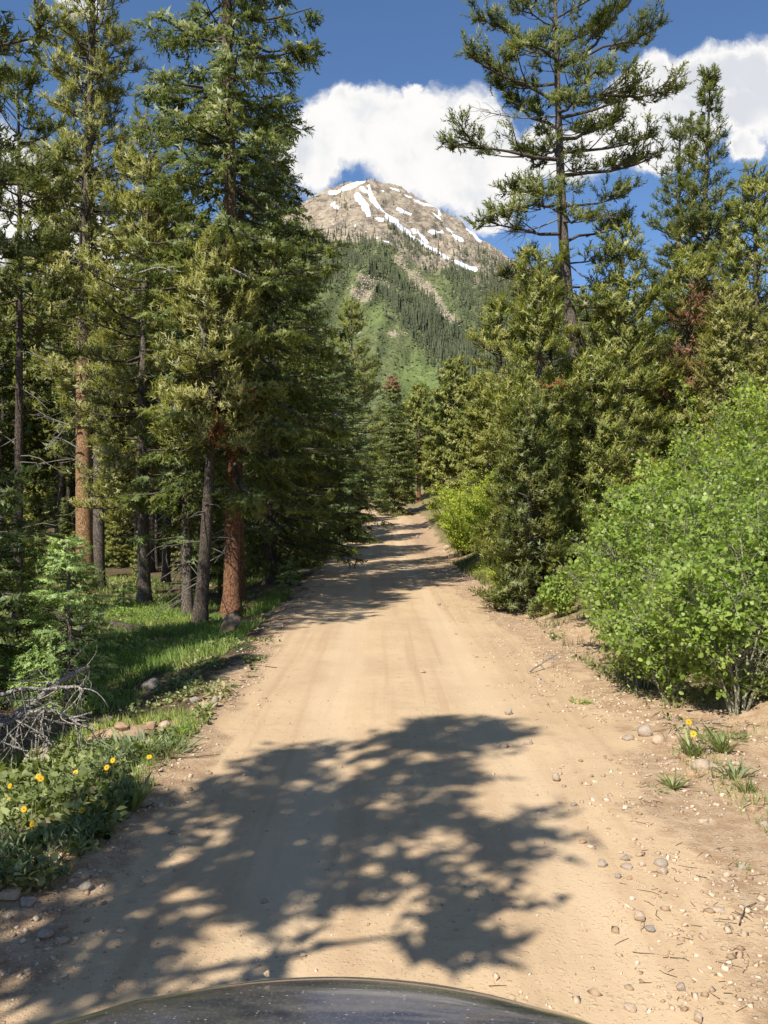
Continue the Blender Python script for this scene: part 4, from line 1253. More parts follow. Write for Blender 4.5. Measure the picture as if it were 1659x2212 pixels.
for i, (x, y, h_, r_, lf, lab) in enumerate(ASP):
    small = h_ < 1.2
    near = y < 10
    shrub('aspen_shrub', lab, (x, y, g(x, y) - .05), M[lf], M['aspen_bark'], seed=200 + i, H=h_, Rr=r_, nst=8 if small else 18, twm=26 if small else 46, leaves=9,
          size=.042 if y < 13 else .05, group=None)
# one pale forked stem that shows between the leaves
# willow at the bend
WIL = [(3.6, 38.5, 3.1, 1.9, 'yellow-green willow bush bulging over the road edge'), (5.0, 41.5, 3.6, 1.9, 'tallest yellow-green willow bush behind the roadside one'),
       (3.9, 44.5, 3.0, 1.7, 'yellow-green willow bush at the far end of the bank'), (4.7, 35.0, 2.2, 1.5, 'yellow-green willow bush nearest the dark pines')]
for i, (x, y, h_, r_, lab) in enumerate(WIL):
    shrub('willow_bush', lab, (x, y, g(x, y) - .05), M['willow'], M['twig'], seed=240 + i, H=h_, Rr=r_, nst=26, twm=46, leaves=8, size=.10, leaf='long', bare=.08)
shrub('willow_bush', 'small pale willow sprig on the bank under the dark pine', (3.35, 23.5, g(3.35, 23.5) - .03), M['willow'], M['twig'], seed=251, H=1.1, Rr=.55, nst=12, twm=24, leaves=8, size=.07, leaf='long', bare=.08)

# ================================================================== young firs
def small_fir(label, loc, seed, H, Rm, leafm, nb=60, sl=.085, tw=14, rz=0.0, name='young_fir'):
    return tree(name, label, loc, leafm, M['bark_grey'], seed=seed, H=H, base=.10 * H, Rm=Rm, kind='spruce', r0=.022 * H ** .7, nb=nb, tw=tw, sh=6, sl=sl, rz=rz,
                shape=lambda t: np.clip(1.02 - t, 0, 1) ** .9, cat='tree', dens=1, grow=1.1, wide=1)


small_fir('little blue-green fir in full sun before the orange trunk', loc_of(152, 11.2), 301, 2.3, .66, M['fir'], 78, .105, 19)
small_fir('slimmer fir tip just behind the sunlit little fir', loc_of(104, 12.0), 302, 2.05, .45, M['fir'], 48, .105, 18)
tree('spruce_tree', 'shaded spruce with bright new tips at the edge of the picture', (-5.75, 11.5, g(-5.75, 11.5) - .05), M['spruce_blue'], M['bark_dark'], seed=303, H=4.6, base=.3, Rm=1.25,
     kind='spruce', r0=.08, nb=110, tw=10, sh=6, sl=.13)
small_fir('tiny fir seedling in the shade between the dark trunks', loc_of(655 - 30, 26), 304, .9, .4, M['fir'], 30, .09, 12)
small_fir('tiny pale fir seedling on the shaded forest floor', loc_of(252 + 15, 22), 305, .8, .35, M['fir'], 30, .09, 12)

# ================================================================== grass and ground cover
def blades(nm, XY, hgt, width, mtl, seed, label, lean=.35, kind='grass'):
    rng = np.random.default_rng(seed)
    n = len(XY)
    z = G(XY[:, 0], XY[:, 1])
    p = np.stack([XY[:, 0], XY[:, 1], z - .01], -1)
    TV = np.array([(-.5, 0, 0), (.5, 0, 0), (-.32, .10, .55), (.32, .10, .55), (0, .32, 1.0)])
    TF = np.array([(0, 1, 3), (0, 3, 2), (2, 3, 4)])
    h = hgt * (.5 + .8 * rng.random(n))
    d = np.tile([0, 0, 1.], (n, 1)) + rng.normal(size=(n, 3)) * lean * np.array([1, 1, .1])
    V, Fc = stamp(TV, TF, p, d, np.stack([width * (.7 + .6 * rng.random(n)), h, h], -1), rng.random(n) * 6.28)
    var = np.repeat(np.clip(.5 + .22 * rng.normal(size=n) + .35 * vnoise(XY[:, 0] * .8, XY[:, 1] * .8, seed=77), 0, 1), 5)
    me = mesh_np(nm, V, Fc, {'var': var}, (mtl,))
    soft_normals(me, V, Fc, np.repeat(norm(np.array([0, -.15, .8]) + .4 * rng.normal(size=(n, 3))), 5, 0))
    o = put(nm, me)
    o['kind'] = 'stuff'; o['label'] = label; o['category'] = kind
    return o


def spread(seed, n, fx, clump=1.3, thr=-.1):
    """n points from fx(rng, n) thinned by clumpy noise"""
    rng = np.random.default_rng(seed)
    out_ = []
    c = 0
    while c < n:
        XY = fx(rng, 4000)
        k = vnoise(XY[:, 0] * clump, XY[:, 1] * clump, seed=seed) + .5 * vnoise(XY[:, 0] * clump * 3, XY[:, 1] * clump * 3, seed=seed + 1) > thr
        XY = XY[k]
        out_.append(XY); c += len(XY)
    return np.concatenate(out_)[:n]


def left_strip(a, b_, y0, y1, pw=1.0):
    def f(rng, n):
        y = y0 + (y1 - y0) * rng.random(n) ** pw
        s = a + (b_ - a) * rng.random(n)
        return np.stack([xc(y) - s, y], -1)
    return f


blades('grass', spread(1, 24000, left_strip(2.75, 7.5, 10.6, 24), 1.1, -.15), .17, .011, M['grass'], 1, 'bright green grass on the sunlit verge before the boulder')
blades('grass', spread(2, 9000, left_strip(4.5, 16, 16, 34), .5, .05), .2, .018, M['grass'], 2, 'thin grass on the shaded forest floor between trunks')
blades('grass', spread(3, 4200, left_strip(2.1, 4.2, 6.2, 9.0), 1.8, .0), .13, .008, M['grass'], 3, 'short grass among the yellow-flowered plants')


blades('dry_grass', spread(7, 900, left_strip(2.1, 4.2, 5.0, 8.4), 2.0, .0), .22, .007, M['dry_grass'], 7, 'dry stalks standing in the plant bed', .6)


def right_strip(a, b_, y0, y1):
    def f(rng, n):
        y = y0 + (y1 - y0) * rng.random(n)
        s = a + (b_ - a) * rng.random(n)
        return np.stack([xc(y) + s, y], -1)
    return f


blades('dry_grass', spread(4, 12000, right_strip(2.75, 5.2, 19, 36), .9, -.2), .20, .016, M['dry_grass'], 4, 'pale dry grass on the bank below the willow')
blades('dry_grass', spread(5, 5200, right_strip(2.6, 6.5, 9, 19), 1.2, -.1), .16, .010, M['dry_grass'], 5, 'dry grass under the aspen thicket')
blades('dry_grass', spread(6, 1100, right_strip(2.3, 4.2, 5.4, 8.2), 2.2, .25), .10, .006, M['grass'], 6, 'sparse grass on the stony ground beside the flowers')


def leaves_on(nm, XY, size, tm, mtl, seed, label, hmax=.16, cat='ground cover', up=.55):
    rng = np.random.default_rng(seed)
    n = len(XY)
    hmap = np.clip(.55 + .6 * vnoise(XY[:, 0] * 2.2, XY[:, 1] * 2.2, seed=seed + 5), .08, 1)
    p = np.stack([XY[:, 0], XY[:, 1], G(XY[:, 0], XY[:, 1]) + hmax * hmap * rng.random(n) ** .7], -1)
    d = norm(rng.normal(size=(n, 3)) * np.array([1, 1, .5]) + np.array([0, 0, up]))
    s = size * (.55 + .8 * rng.random(n))
    V, Fc = stamp(tm[0], tm[1], p, d, s, rng.normal(size=n) * .7)
    cl = vnoise(XY[:, 0] * 1.7, XY[:, 1] * 1.7, seed=seed + 9)
    var = np.repeat(np.clip(.5 + .2 * rng.normal(size=n) + .3 * cl, 0, 1), len(tm[0]))
    me = mesh_np(nm, V, Fc, {'var': var}, (mtl,))
    soft_normals(me, V, Fc, np.repeat(norm(np.array([0, -.15, .7]) + .5 * rng.normal(size=(n, 3))), len(tm[0]), 0))
    o = put(nm, me)
    o['kind'] = 'stuff'; o['label'] = label; o['category'] = cat
    return o


def left_fore(rng, n):
    """the bed of leafy plants at the near left: between the road edge and the picture edge"""
    y = 4.55 + 3.6 * rng.random(n)
    edge = -1.72 - .12 * (y - 4.5) + .22 * vnoise(y * 1.9, y * 0 + 2, seed=8) - .5 * sstep(5.2, 4.4, y)
    x = edge - 2.2 * rng.random(n) ** 1.1
    return np.stack([x, y], -1)


leaves_on('ground_cover', spread(11, 8500, left_fore, 1.6, -.3), .066, LEAF_B, M['herb'], 11, 'broad heart-shaped leaves of the plant bed at the road edge', .19)
leaves_on('ground_cover', spread(12, 9000, left_fore, 2.6, .0), .05, LEAF_L, M['sage'], 12, 'narrow grey-green leaves mixed into the plant bed', .24, up=1.0)
leaves_on('ground_cover', spread(13, 9000, left_strip(3.2, 7.0, 14, 24), .8, -.1), .085, LEAF_L, M['grass'], 13, 'lush bright low plants in the sunlit patch behind the boulder', .2)
leaves_on('ground_cover', spread(14, 1500, left_strip(2.05, 3.3, 8.6, 14.5), 1.5, .1), .055, LEAF_B, M['herb'], 14, 'shaded broad leaves along the road edge past the dead branch', .12)
leaves_on('ground_cover', spread(15, 5200, right_strip(2.9, 4.6, 18.5, 36), 1.0, -.1), .07, LEAF_L, M['willow'], 15, 'low yellow-green weeds on the bank below the willow', .28, up=1.0)
leaves_on('ground_cover', spread(16, 3000, right_strip(2.55, 5.0, 7.4, 16), 1.5, .0), .05, LEAF_B, M['herb'], 16, 'low weeds under the edge of the aspen thicket', .10)
leaves_on('ground_cover', spread(17, 5000, left_strip(5, 20, 18, 40), .5, .1), .12, LEAF_L, M['herb'], 17, 'sparse low plants on the dark forest floor', .15)


# ---- single plants
def tuft(label, px, py, hgt, n, seed, mtl, wd_=.012, lean=.4, rad=.05, name='grass_tuft', cat='plant'):
    x, y = hit(px, py)
    rng = np.random.default_rng(seed)
    TV = np.array([(-.5, 0, 0), (.5, 0, 0), (-.6, .06, .45), (.6, .06, .45), (-.35, .2, .8), (.35, .2, .8), (0, .36, 1.0)])
    TF = np.array([(0, 1, 3), (0, 3, 2), (2, 3, 5), (2, 5, 4), (4, 5, 6)])
    az = rng.random(n) * 6.28
    rr = rad * rng.random(n)
    p = np.stack([rr * np.cos(az), rr * np.sin(az), 0 * az - .01], -1)
    d = np.stack([np.cos(az) * lean, np.sin(az) * lean, np.ones(n)], -1) + rng.normal(size=(n, 3)) * .18
    h = hgt * (.55 + .6 * rng.random(n))
    V, Fc = stamp(TV, TF, p, d, np.stack([wd_ * (.7 + .6 * rng.random(n)), h, h], -1), rng.normal(size=n) * .5 + np.pi)
    o = put(name, mesh_np(name, V, Fc, {'var': np.repeat(np.clip(.55 + .22 * rng.normal(size=n), 0, 1), 7)}, (mtl,)), None, (x, y, g(x, y)))
    tag(o, label, cat)
    return o


tuft('leafy green plant tuft under the two yellow flowers', 1497, 1634, .26, 46, 1, M['herb'], .018, .28, .07)
tuft('broad-bladed green plant beside the flowers under the aspen', 1562, 1622, .26, 40, 2, M['herb'], .022, .5, .06)
tuft('small spiky grass tuft alone on the stony shoulder', 1455, 1702, .16, 46, 3, M['herb'], .012, .7, .05)
tuft('feathery grey-green weed on the stony ground', 1590, 1680, .20, 46, 4, M['sage'], .010, .55, .09)
tuft('thin pale grass tuft at the edge of the picture', 1612, 1712, .17, 34, 5, M['dry_grass'], .008, .4, .05)
tuft('low flat green rosette next to the spiky tuft', 1410, 1706, .06, 50, 6, M['sage'], .014, 2.0, .09)
tuft('flat green seedling low on the stony ground', 1640, 2005, .05, 40, 7, M['herb'], .014, 2.2, .05)
tuft('single upright green sprig on bare gravel', 1603, 1877, .08, 10, 8, M['herb'], .012, .5, .015)
tuft('low green weed on the gravel beside the aspen thicket', 1253, 1518, .10, 46, 9, M['grass'], .012, 1.0, .10)
tuft('bright green weed at the edge of the dead branch shade', 385, 1582, .12, 70, 10, M['grass'], .013, .7, .12)
tuft('small weed sprouting on the sandy road edge', 541, 1428, .14, 26, 11, M['herb'], .014, .6, .06)
tuft('small weed near the upright pale stone', 499, 1484, .10, 24, 12, M['herb'], .014, .8, .07)
tuft('tiny weed on the sand by the shadow tips', 536, 1463, .07, 20, 13, M['dry_grass'], .010, .9, .06)
tuft('weed with pointed leaves beside the road in half shade', 440, 1532, .14, 30, 14, M['herb'], .018, .7, .08)
tuft('grey-green sagebrush clump at the head of the plant bed', 300, 1635, .30, 120, 15, M['sage'], .012, .6, .18, 'sage_clump')
tuft('grey-green wispy sage at the road side of the plant bed', 372, 1625, .20, 60, 16, M['sage'], .009, .8, .16, 'sage_clump')
tuft('tall leafy stalk standing at the dusty edge of the plant bed', 285, 1750, .26, 30, 17, M['herb'], .024, .35, .07)
tuft('green sprig at the near end of the bank under the young pine', 1085, 1262, .3, 50, 18, M['dry_grass'], .02, .5, .15)

# ---- yellow flowers
pet = Acc()


def flower_parts():
    n = 12
    V, Fc = [], []
    for i in range(n):
        a = i * 2 * np.pi / n
        c, s_ = math.cos(a), math.sin(a)
        o = len(V)
        for (r, w_, z) in ((.15, .10, .0), (.62, .17, .10), (1.0, .04, .04)):
            for sg in (-1, 1):
                V.append((c * r - sg * s_ * w_, s_ * r + sg * c * w_, z))
        Fc += [(o, o + 1, o + 3, o + 2), (o + 2, o + 3, o + 5, o + 4)]
    a = Acc(); a.add(np.array(V), np.array(Fc), .7)
    bmd = bmesh.new(); bmesh.ops.create_icosphere(bmd, subdivisions=1, radius=.26)
    dv = np.array([v.co[:] for v in bmd.verts]) * np.array([1, 1, .6]) + np.array([0, 0, .06]); df = np.array([[v.index for v in f.verts] for f in bmd.faces]); bmd.free()
    b_ = Acc(); b_.add(dv, df)
    return a, b_


fa, fb = flower_parts()
me_pet = fa.mesh('petals', M['petal']); me_disc = fb.mesh('disc', mat_plain('flower_disc', (.42, .19, .012), .8, .1))
FL = [(260, 1615, 'yellow flower at the top of the plant bed'), (323, 1634, 'yellow flower nearest the dusty road edge in the plant bed'), (246, 1643, 'yellow flower uppermost in the middle trio'),
      (233, 1656, 'yellow flower second down in the middle trio'), (265, 1658, 'small yellow flower right beside the middle trio'), (236, 1673, 'yellow flower lowest in the middle trio'),
      (164, 1670, 'lone yellow flower between the big pair and the middle trio'), (88, 1676, 'larger yellow flower in the bright clump above the shade'), (97, 1681, 'yellow flower touching the larger one above the shade'),
      (25, 1696, 'upper yellow flower at the picture edge'), (25, 1726, 'lower yellow flower at the picture edge'), (60, 1748, 'shaded yellow flower below the picture-edge pair'), (182, 1750, 'shaded yellow flower by the dark twig'),
      (77, 1778, 'dim yellow flower deepest in the shade'), (213, 1737, 'shaded orange-yellow flower above the dark twig'),
      (1491, 1560, 'yellow flower on the taller stalk under the aspen'), (1489, 1584, 'yellow flower on the shorter stalk under the aspen')]
rngf = random.Random(4)
for i, (px, py, lab) in enumerate(FL):
    x, y = hit(px, py + 40 if px < 1000 else 1634)
    top = CAM_H + (1106 - py) / FPX * y
    zg = g(x, y)
    hh = max(.1, top - zg)
    r_ = (.025 if px < 1000 else .032) * (1.15 if 'larger' in lab else (.75 if 'small ' in lab else 1))
    root = thing('yellow_flower', lab, 'flower', (x, y, zg), group='yellow flowers in the plant bed' if px < 1000 else 'yellow flowers under the aspen')
    lx, ly = rngf.uniform(-.03, .03), rngf.uniform(-.03, .03)
    q = np.array([[(0, 0, -.02), (lx * .3, ly * .3, hh * .4), (lx * .8, ly * .8, hh * .8), (lx, ly, hh)]])
    st = Acc(); st.add(*tubes(q, np.full((1, 4), .0035), 5), .4)
    put('stem', st.mesh('stem', M['herb']), root)
    for nm, me in (('petals', me_pet), ('disc', me_disc)):
        o = put(nm, me, root, (lx, ly, hh), rngf.uniform(0, 6), r_)
        o.rotation_euler = (rngf.uniform(.5, 1.2), rngf.uniform(-.4, .3), rngf.uniform(-.5, .5))
        if nm == 'petals':
            pr = tuple(o.rotation_euler)
        else:
            o.rotation_euler = pr

# ================================================================== stones
def rock_mesh(name, mtl, seed, sub=2, cuts=14, lo=.62, hi=.92, amp=.06):
    rng = np.random.default_rng(seed)
    bm = bmesh.new()
    bmesh.ops.create_icosphere(bm, subdivisions=sub, radius=1.0)
    V = np.array([v.co[:] for v in bm.verts]); Fc = np.array([[v.index for v in f.verts] for f in bm.faces]); bm.free()
    for _ in range(cuts):
        nrm = norm(rng.normal(size=3)); d = lo + (hi - lo) * rng.random()
        dp = V @ nrm
        V = V - np.clip(dp - d, 0, None)[:, None] * nrm
    V = V * (1 + amp * fbm(V[:, 0] * 2 + seed, V[:, 1] * 2, V[:, 2] * 2, oct=3, seed=seed))[:, None]
    return mesh_np(name, V, Fc, None, (mtl,), False)


def chip_mesh(name, mtl, seed):
    """an angular broken stone"""
    rng = np.random.default_rng(seed)
    bm = bmesh.new()
    for v in norm(rng.normal(size=(17, 3))) * (.8 + .3 * rng.random((17, 1))):
        bm.verts.new(v)
    bmesh.ops.convex_hull(bm, input=bm.verts)
    for v in [v for v in bm.verts if not v.link_faces]:
        bm.verts.remove(v)
    bmesh.ops.bevel(bm, geom=list(bm.edges), offset=.05, segments=1, affect='EDGES')
    bmesh.ops.triangulate(bm, faces=bm.faces)
    bm.verts.ensure_lookup_table(); bm.verts.index_update()
    V = np.array([v.co[:] for v in bm.verts]); Fc = np.array([[v.index for v in f.verts] for f in bm.faces]); bm.free()
    return mesh_np(name, V, Fc, None, (mtl,), False)


SM = {}
for nm in ('tan', 'grey', 'orange'):
    SM[nm] = [chip_mesh('stone', M['stone_' + nm], 400 + i) for i in range(4)] + [rock_mesh('stone', M['stone_' + nm], 420 + i, 2, 12, .55, .9, .08) for i in range(3)]
BIG = rock_mesh('boulder', M['boulder'], 450, 4, 30, .42, .85, .2)
rs = random.Random(9)


def stone(px, py, wpx, hpx, label, col='tan', shape=None, group=None, name='stone', me=None, sink=.3):
    """a stone that shows wpx wide and hpx high with its foot near px, py"""
    x, y = hit(px, py + hpx * .4)
    w_ = wpx / FPX * y / 2 * 1.08
    h_ = hpx / FPX * y / 2 * 1.15
    o = put(name, me or SM[col][shape if shape is not None else rs.randrange(7)], None, (x, y, g(x, y) + h_ * (1 - 2 * sink) * .8), rs.uniform(0, 6.28), (w_, w_ * rs.uniform(.75, 1.1), h_))
    o.rotation_euler = (rs.uniform(-.15, .15), rs.uniform(-.15, .15), rs.uniform(0, 6.28))
    tag(o, label, 'stone', group)
    return o


bo = stone(492, 1346, 58, 66, 'rough grey boulder with cracked faces at the grass edge', 'grey', name='boulder', me=BIG, sink=.16)
bo['category'] = 'boulder'
stone(98, 1632, 84, 42, 'smooth rounded tan boulder under the dead branches', 'tan', 5, sink=.3)
stone(229, 1553, 36, 24, 'pale stone on the crest of the little dirt mound', 'tan', 4)
stone(205, 1570, 52, 20, 'flat tan stone sunk in the dirt mound by the dead branches', 'tan', 1)
stone(262, 1566, 44, 18, 'long low stone in the dirt mound', 'orange', 2)
stone(326, 1564, 28, 26, 'orange angular stone at the head of the plant bed', 'orange', 0)
stone(357, 1563, 28, 20, 'rounded pale stone beside the orange angular one', 'tan', 6)
stone(464, 1517, 20, 26, 'upright egg-shaped pale stone at the road edge', 'tan', 5, sink=.1)
stone(421, 1510, 30, 20, 'grey stone half hidden in the shade of the verge', 'grey', 4)
stone(329, 1474, 48, 28, 'dark rounded stone in the shaded grass', 'grey', 6)
stone(438, 1388, 34, 14, 'flat tan stone in the grass before the boulder', 'tan', 2)
stone(24, 1925, 64, 30, 'slabby stone at the near corner of the plant bed', 'tan', 0)
stone(60, 1945, 40, 26, 'dark stone next to the slabby one in shade', 'grey', 1)
stone(187, 1914, 32, 24, 'grey stone in shade at the foot of the plant bed', 'grey', 4)
stone(97, 2016, 42, 24, 'broad dull stone in the shade near the car', 'grey', 5)
stone(138, 2030, 24, 18, 'small bright stone catching sun near the car', 'tan', 3, sink=.15)
stone(305, 1911, 16, 13, 'round stone in a sun fleck on the shaded road', 'tan', 6)
stone(571, 1945, 17, 12, 'rounded stone in the large sun fleck on the road', 'grey', 5)
stone(655, 2061, 17, 14, 'knobbly stone at the edge of the shadow before the car', 'tan', 1)
stone(1382, 1979, 36, 24, 'largest angular stone on the near shoulder, dark on its shaded face', 'tan', 0, sink=.12)
stone(1404, 2008, 22, 16, 'angular grey stone just below the largest shoulder stone', 'grey', 2, sink=.15)
stone(1430, 1880, 26, 20, 'pointed stone standing beyond the pale broken pile', 'tan', 3, sink=.15)
stone(1350, 1851, 26, 15, 'pale flat stone topmost in the broken pile', 'tan', 1)
stone(1300, 1862, 30, 18, 'long pale stone at the road side of the broken pile', 'tan', 2)
stone(1355, 1869, 30, 13, 'flat pale slab in the middle of the broken pile', 'tan', 0)
stone(1335, 1892, 16, 15, 'small dark-sided stone at the foot of the broken pile', 'grey', 1)
stone(1361, 1894, 16, 13, 'small stone at the lower end of the broken pile', 'orange', 3)
stone(1360, 2174, 30, 22, 'long narrow stone in the near corner by the hood', 'tan', 2)
stone(1510, 2196, 28, 26, 'blocky pale stone lowest on the near shoulder', 'tan', 0, sink=.12)
stone(1471, 2130, 22, 22, 'upright chip of pale stone on the near shoulder', 'tan', 3, sink=.15)
stone(1202, 1679, 22, 20, 'egg-shaped pale stone on the shoulder past the shadow', 'tan', 5, sink=.12)
stone(1240, 1736, 16, 12, 'grey-white stone on the shoulder beside the long shadow', 'grey', 6)
stone(1258, 1818, 20, 11, 'brown flattened stone on the shoulder', 'orange', 4)
stone(1098, 1536, 24, 18, 'angular stone at the tip of the tree shadow', 'tan', 1)
stone(1089, 1608, 22, 16, 'pale stone beside the tree shadow on the shoulder', 'tan', 6)
stone(1141, 1601, 26, 18, 'split pale stone on the shoulder by the shadow', 'tan', 0)
stone(1394, 1577, 34, 28, 'rounded tan stone under the overhanging aspen leaves', 'tan', 6, sink=.18)
stone(1358, 1592, 28, 17, 'pale stone just outside the aspen shade', 'tan', 4)
stone(1422, 1596, 28, 24, 'tan stone in the shade under the aspen', 'tan', 5)
stone(1477, 1632, 26, 24, 'orange-tan stone at the foot of the flower tuft', 'orange', 1)
stone(1516, 1650, 44, 28, 'large tan stone below the flower tuft', 'tan', 5)
stone(1493, 1669, 32, 24, 'orange blocky stone in front of the large tan one', 'orange', 0)
stone(1570, 1667, 18, 13, 'small pale stone between the weeds', 'tan', 4)
stone(1650, 1780, 24, 20, 'tan stone at the picture edge on the stony ground', 'tan', 2)
stone(1625, 1745, 26, 20, 'orange-brown stone among weeds near the picture edge', 'orange', 3)
stone(966, 1182, 22, 15, 'pale boulder at the foot of the willow', 'tan', 4)
stone(975, 1200, 20, 14, 'rounded pale boulder before the willow foot', 'tan', 6)
stone(960, 1191, 13, 10, 'small stone between the willow-foot boulders', 'tan', 1)
stone(901, 1158, 12, 9, 'dark stone on the road edge short of the bend', 'grey', 2)
stone(1021, 1248, 15, 10, 'lone stone on the shoulder below the grassy bank', 'tan', 4)
stone(1103, 1303, 18, 15, 'pale stone at the mouth of the dark hollow', 'tan', 6)
stone(1115, 1310, 18, 13, 'second pale stone at the mouth of the dark hollow', 'tan', 5)
stone(912, 1450, 14, 9, 'lone stone in the middle of the sunlit road', 'tan', 4)
stone(948, 1304, 11, 8, 'lone stone far along the sunlit road', 'grey', 1)
rr = random.Random(21)
for i in range(80):
    y = rr.uniform(4.2, 40) if i % 3 else rr.uniform(4.0, 12)
    s_ = 2.0 + .6 * sstep(3, 9, y) + rr.gauss(0, .42)
    if s_ < 1.1:
        continue
    x = float(xc(y)) + float(s_)
    r_ = (.018 + .035 * rr.random() ** 2) * (1 + .02 * y)
    o = put('stone', SM[rr.choice(['tan', 'tan', 'tan', 'tan', 'tan', 'orange'])][rr.randrange(7)], None, (x, y, g(x, y) + r_ * .05), 0, (r_, r_ * rr.uniform(.7, 1), r_ * rr.uniform(.5, .8)))
    o.rotation_euler = (rr.uniform(-.3, .3), rr.uniform(-.3, .3), rr.uniform(0, 6.28))
    tag(o, 'small pale stone loose on the gravelly road shoulder', 'stone', 'loose stones on the road shoulder')
for i in range(26):
    y = rr.uniform(13, 70)
    x = float(xc(y)) - 2.75 - abs(rr.gauss(0, .2))
    r_ = rr.uniform(.04, .09) * (1 + .012 * y)
    o = put('stone', SM[rr.choice(['tan', 'orange', 'grey'])][rr.randrange(7)], None, (x, y, g(x, y) + r_ * .15), rr.uniform(0, 6), (r_, r_ * .8, r_ * .6))
    tag(o, 'tan stone in the low berm along the far road edge', 'stone', 'stones along the far road edge')
for i in range(22):
    y = rr.uniform(103, 116); x = float(xc(y)) + rr.uniform(3.2, 4.4)
    r_ = rr.uniform(.15, .35)
    o = put('stone', SM['tan'][rr.randrange(7)], None, (x, y, g(x, y) + .05), rr.uniform(0, 6), (r_ * 1.2, r_, r_ * .7))
    tag(o, 'pale rock in the berm round the road bend', 'stone', 'rocks round the road bend')

# ---- gravel and litter nobody could count
def gravel(nm, XY, smin, smax, mtl, seed, label):
    rng = np.random.default_rng(seed)
    n = len(XY)
    oc = np.array([(1, .2, .1), (-1, .1, -.1), (.1, 1, .2), (-.2, -1, 0), (.3, .1, 1), (0, -.1, -1), (-.5, -.45, .75)])
    of = np.array([(0, 2, 4), (2, 1, 4), (1, 6, 4), (6, 3, 4), (1, 3, 6), (3, 0, 4), (2, 0, 5), (1, 2, 5), (3, 1, 5), (0, 3, 5)])
    s1 = smin + (smax - smin) * rng.random(n) ** 3
    p = np.stack([XY[:, 0], XY[:, 1], G(XY[:, 0], XY[:, 1]) + s1 * .15], -1)
    sc3 = np.stack([s1 * (.7 + .6 * rng.random(n)), s1 * (.7 + .6 * rng.random(n)), s1 * (.4 + .4 * rng.random(n))], -1)
    V, Fc = stamp(oc, of, p, np.tile([0, 0, 1.], (n, 1)) + .3 * rng.normal(size=(n, 3)), sc3, rng.random(n) * 6.28)
    o = put(nm, mesh_np(nm, V, Fc, {'var': np.repeat(rng.random(n), 7)}, (mtl,)))
    o['kind'] = 'stuff'; o['label'] = label; o['category'] = 'gravel'


gm, t = mat('gravel_chips')
rp = t.n('ShaderNodeValToRGB', {0: t.attr('var')})
rp.color_ramp.elements[0].color = (.30, .205, .13, 1); rp.color_ramp.elements[1].color = (.62, .50, .37, 1)
e_ = rp.color_ramp.elements.new(.5); e_.color = (.46, .34, .23, 1)
b = t.n('ShaderNodeBsdfPrincipled', {'Base Color': rp.outputs[0], 'Roughness': .9, 'Specular IOR Level': .2})
t.n('ShaderNodeOutputMaterial', {0: b})


def shoulder(rng, n):
    y = 3.8 + 44 * rng.random(n) ** 1.8
    s_ = 2.15 + .35 * sstep(3, 9, y) + rng.normal(size=n) * .62
    return np.stack([xc(y) + s_, y], -1)


def roadtop(rng, n):
    y = 3.8 + 24 * rng.random(n) ** 1.5
    return np.stack([xc(y) + rng.uniform(-2.3, 2.0, n), y], -1)


def leftedge(rng, n):
    y = 4.0 + 34 * rng.random(n) ** 1.6
    return np.stack([xc(y) - 2.15 - .3 * sstep(10, 18, y) + rng.normal(size=n) * .25, y], -1)


gravel('gravel', spread(21, 12000, shoulder, 1.0, -.3), .004, .030, gm, 21, 'loose gravel chips on the road shoulder')
gravel('gravel', spread(22, 3200, roadtop, 1.3, .0), .003, .013, gm, 22, 'tiny pebbles strewn on the smooth dirt road')
gravel('gravel', spread(23, 2600, leftedge, 1.3, -.2), .006, .028, gm, 23, 'gravel along the shaded road edge')


def litter(nm, fx, n, seed, label, L=(.03, .14), r_=.0022):
    rng = np.random.default_rng(seed)
    XY = spread(seed, n, fx, 1.2, -.1)
    az = rng.random(n) * 6.28
    ln = L[0] + (L[1] - L[0]) * rng.random(n) ** 2
    s_ = np.linspace(-.5, .5, 3)
    X = XY[:, 0:1] + np.cos(az)[:, None] * ln[:, None] * s_; Y = XY[:, 1:2] + np.sin(az)[:, None] * ln[:, None] * s_
    Z = G(X, Y) + r_ * 1.5
    X[:, 1] += rng.normal(size=n) * .12 * ln
    V, Fc = tubes(np.stack([X, Y, Z], -1), np.full((n, 3), r_) * np.array([1, .9, .5]), 3)
    a = Acc(); a.add(V, Fc)
    o = put(nm, a.mesh(nm, M['twig']))
    o['kind'] = 'stuff'; o['label'] = label; o['category'] = 'litter'


litter('twig_litter', shoulder, 900, 31, 'tiny twigs and needles scattered on the gravel shoulder')
litter('twig_litter', left_strip(2.0, 9, 6, 26), 1500, 32, 'fallen twigs on the forest floor beside the road', (.1, .6), .006)
litter('twig_litter', right_strip(2.4, 4.5, 5, 9), 400, 33, 'dry stalks on the stony ground under the aspen', (.06, .3), .003)

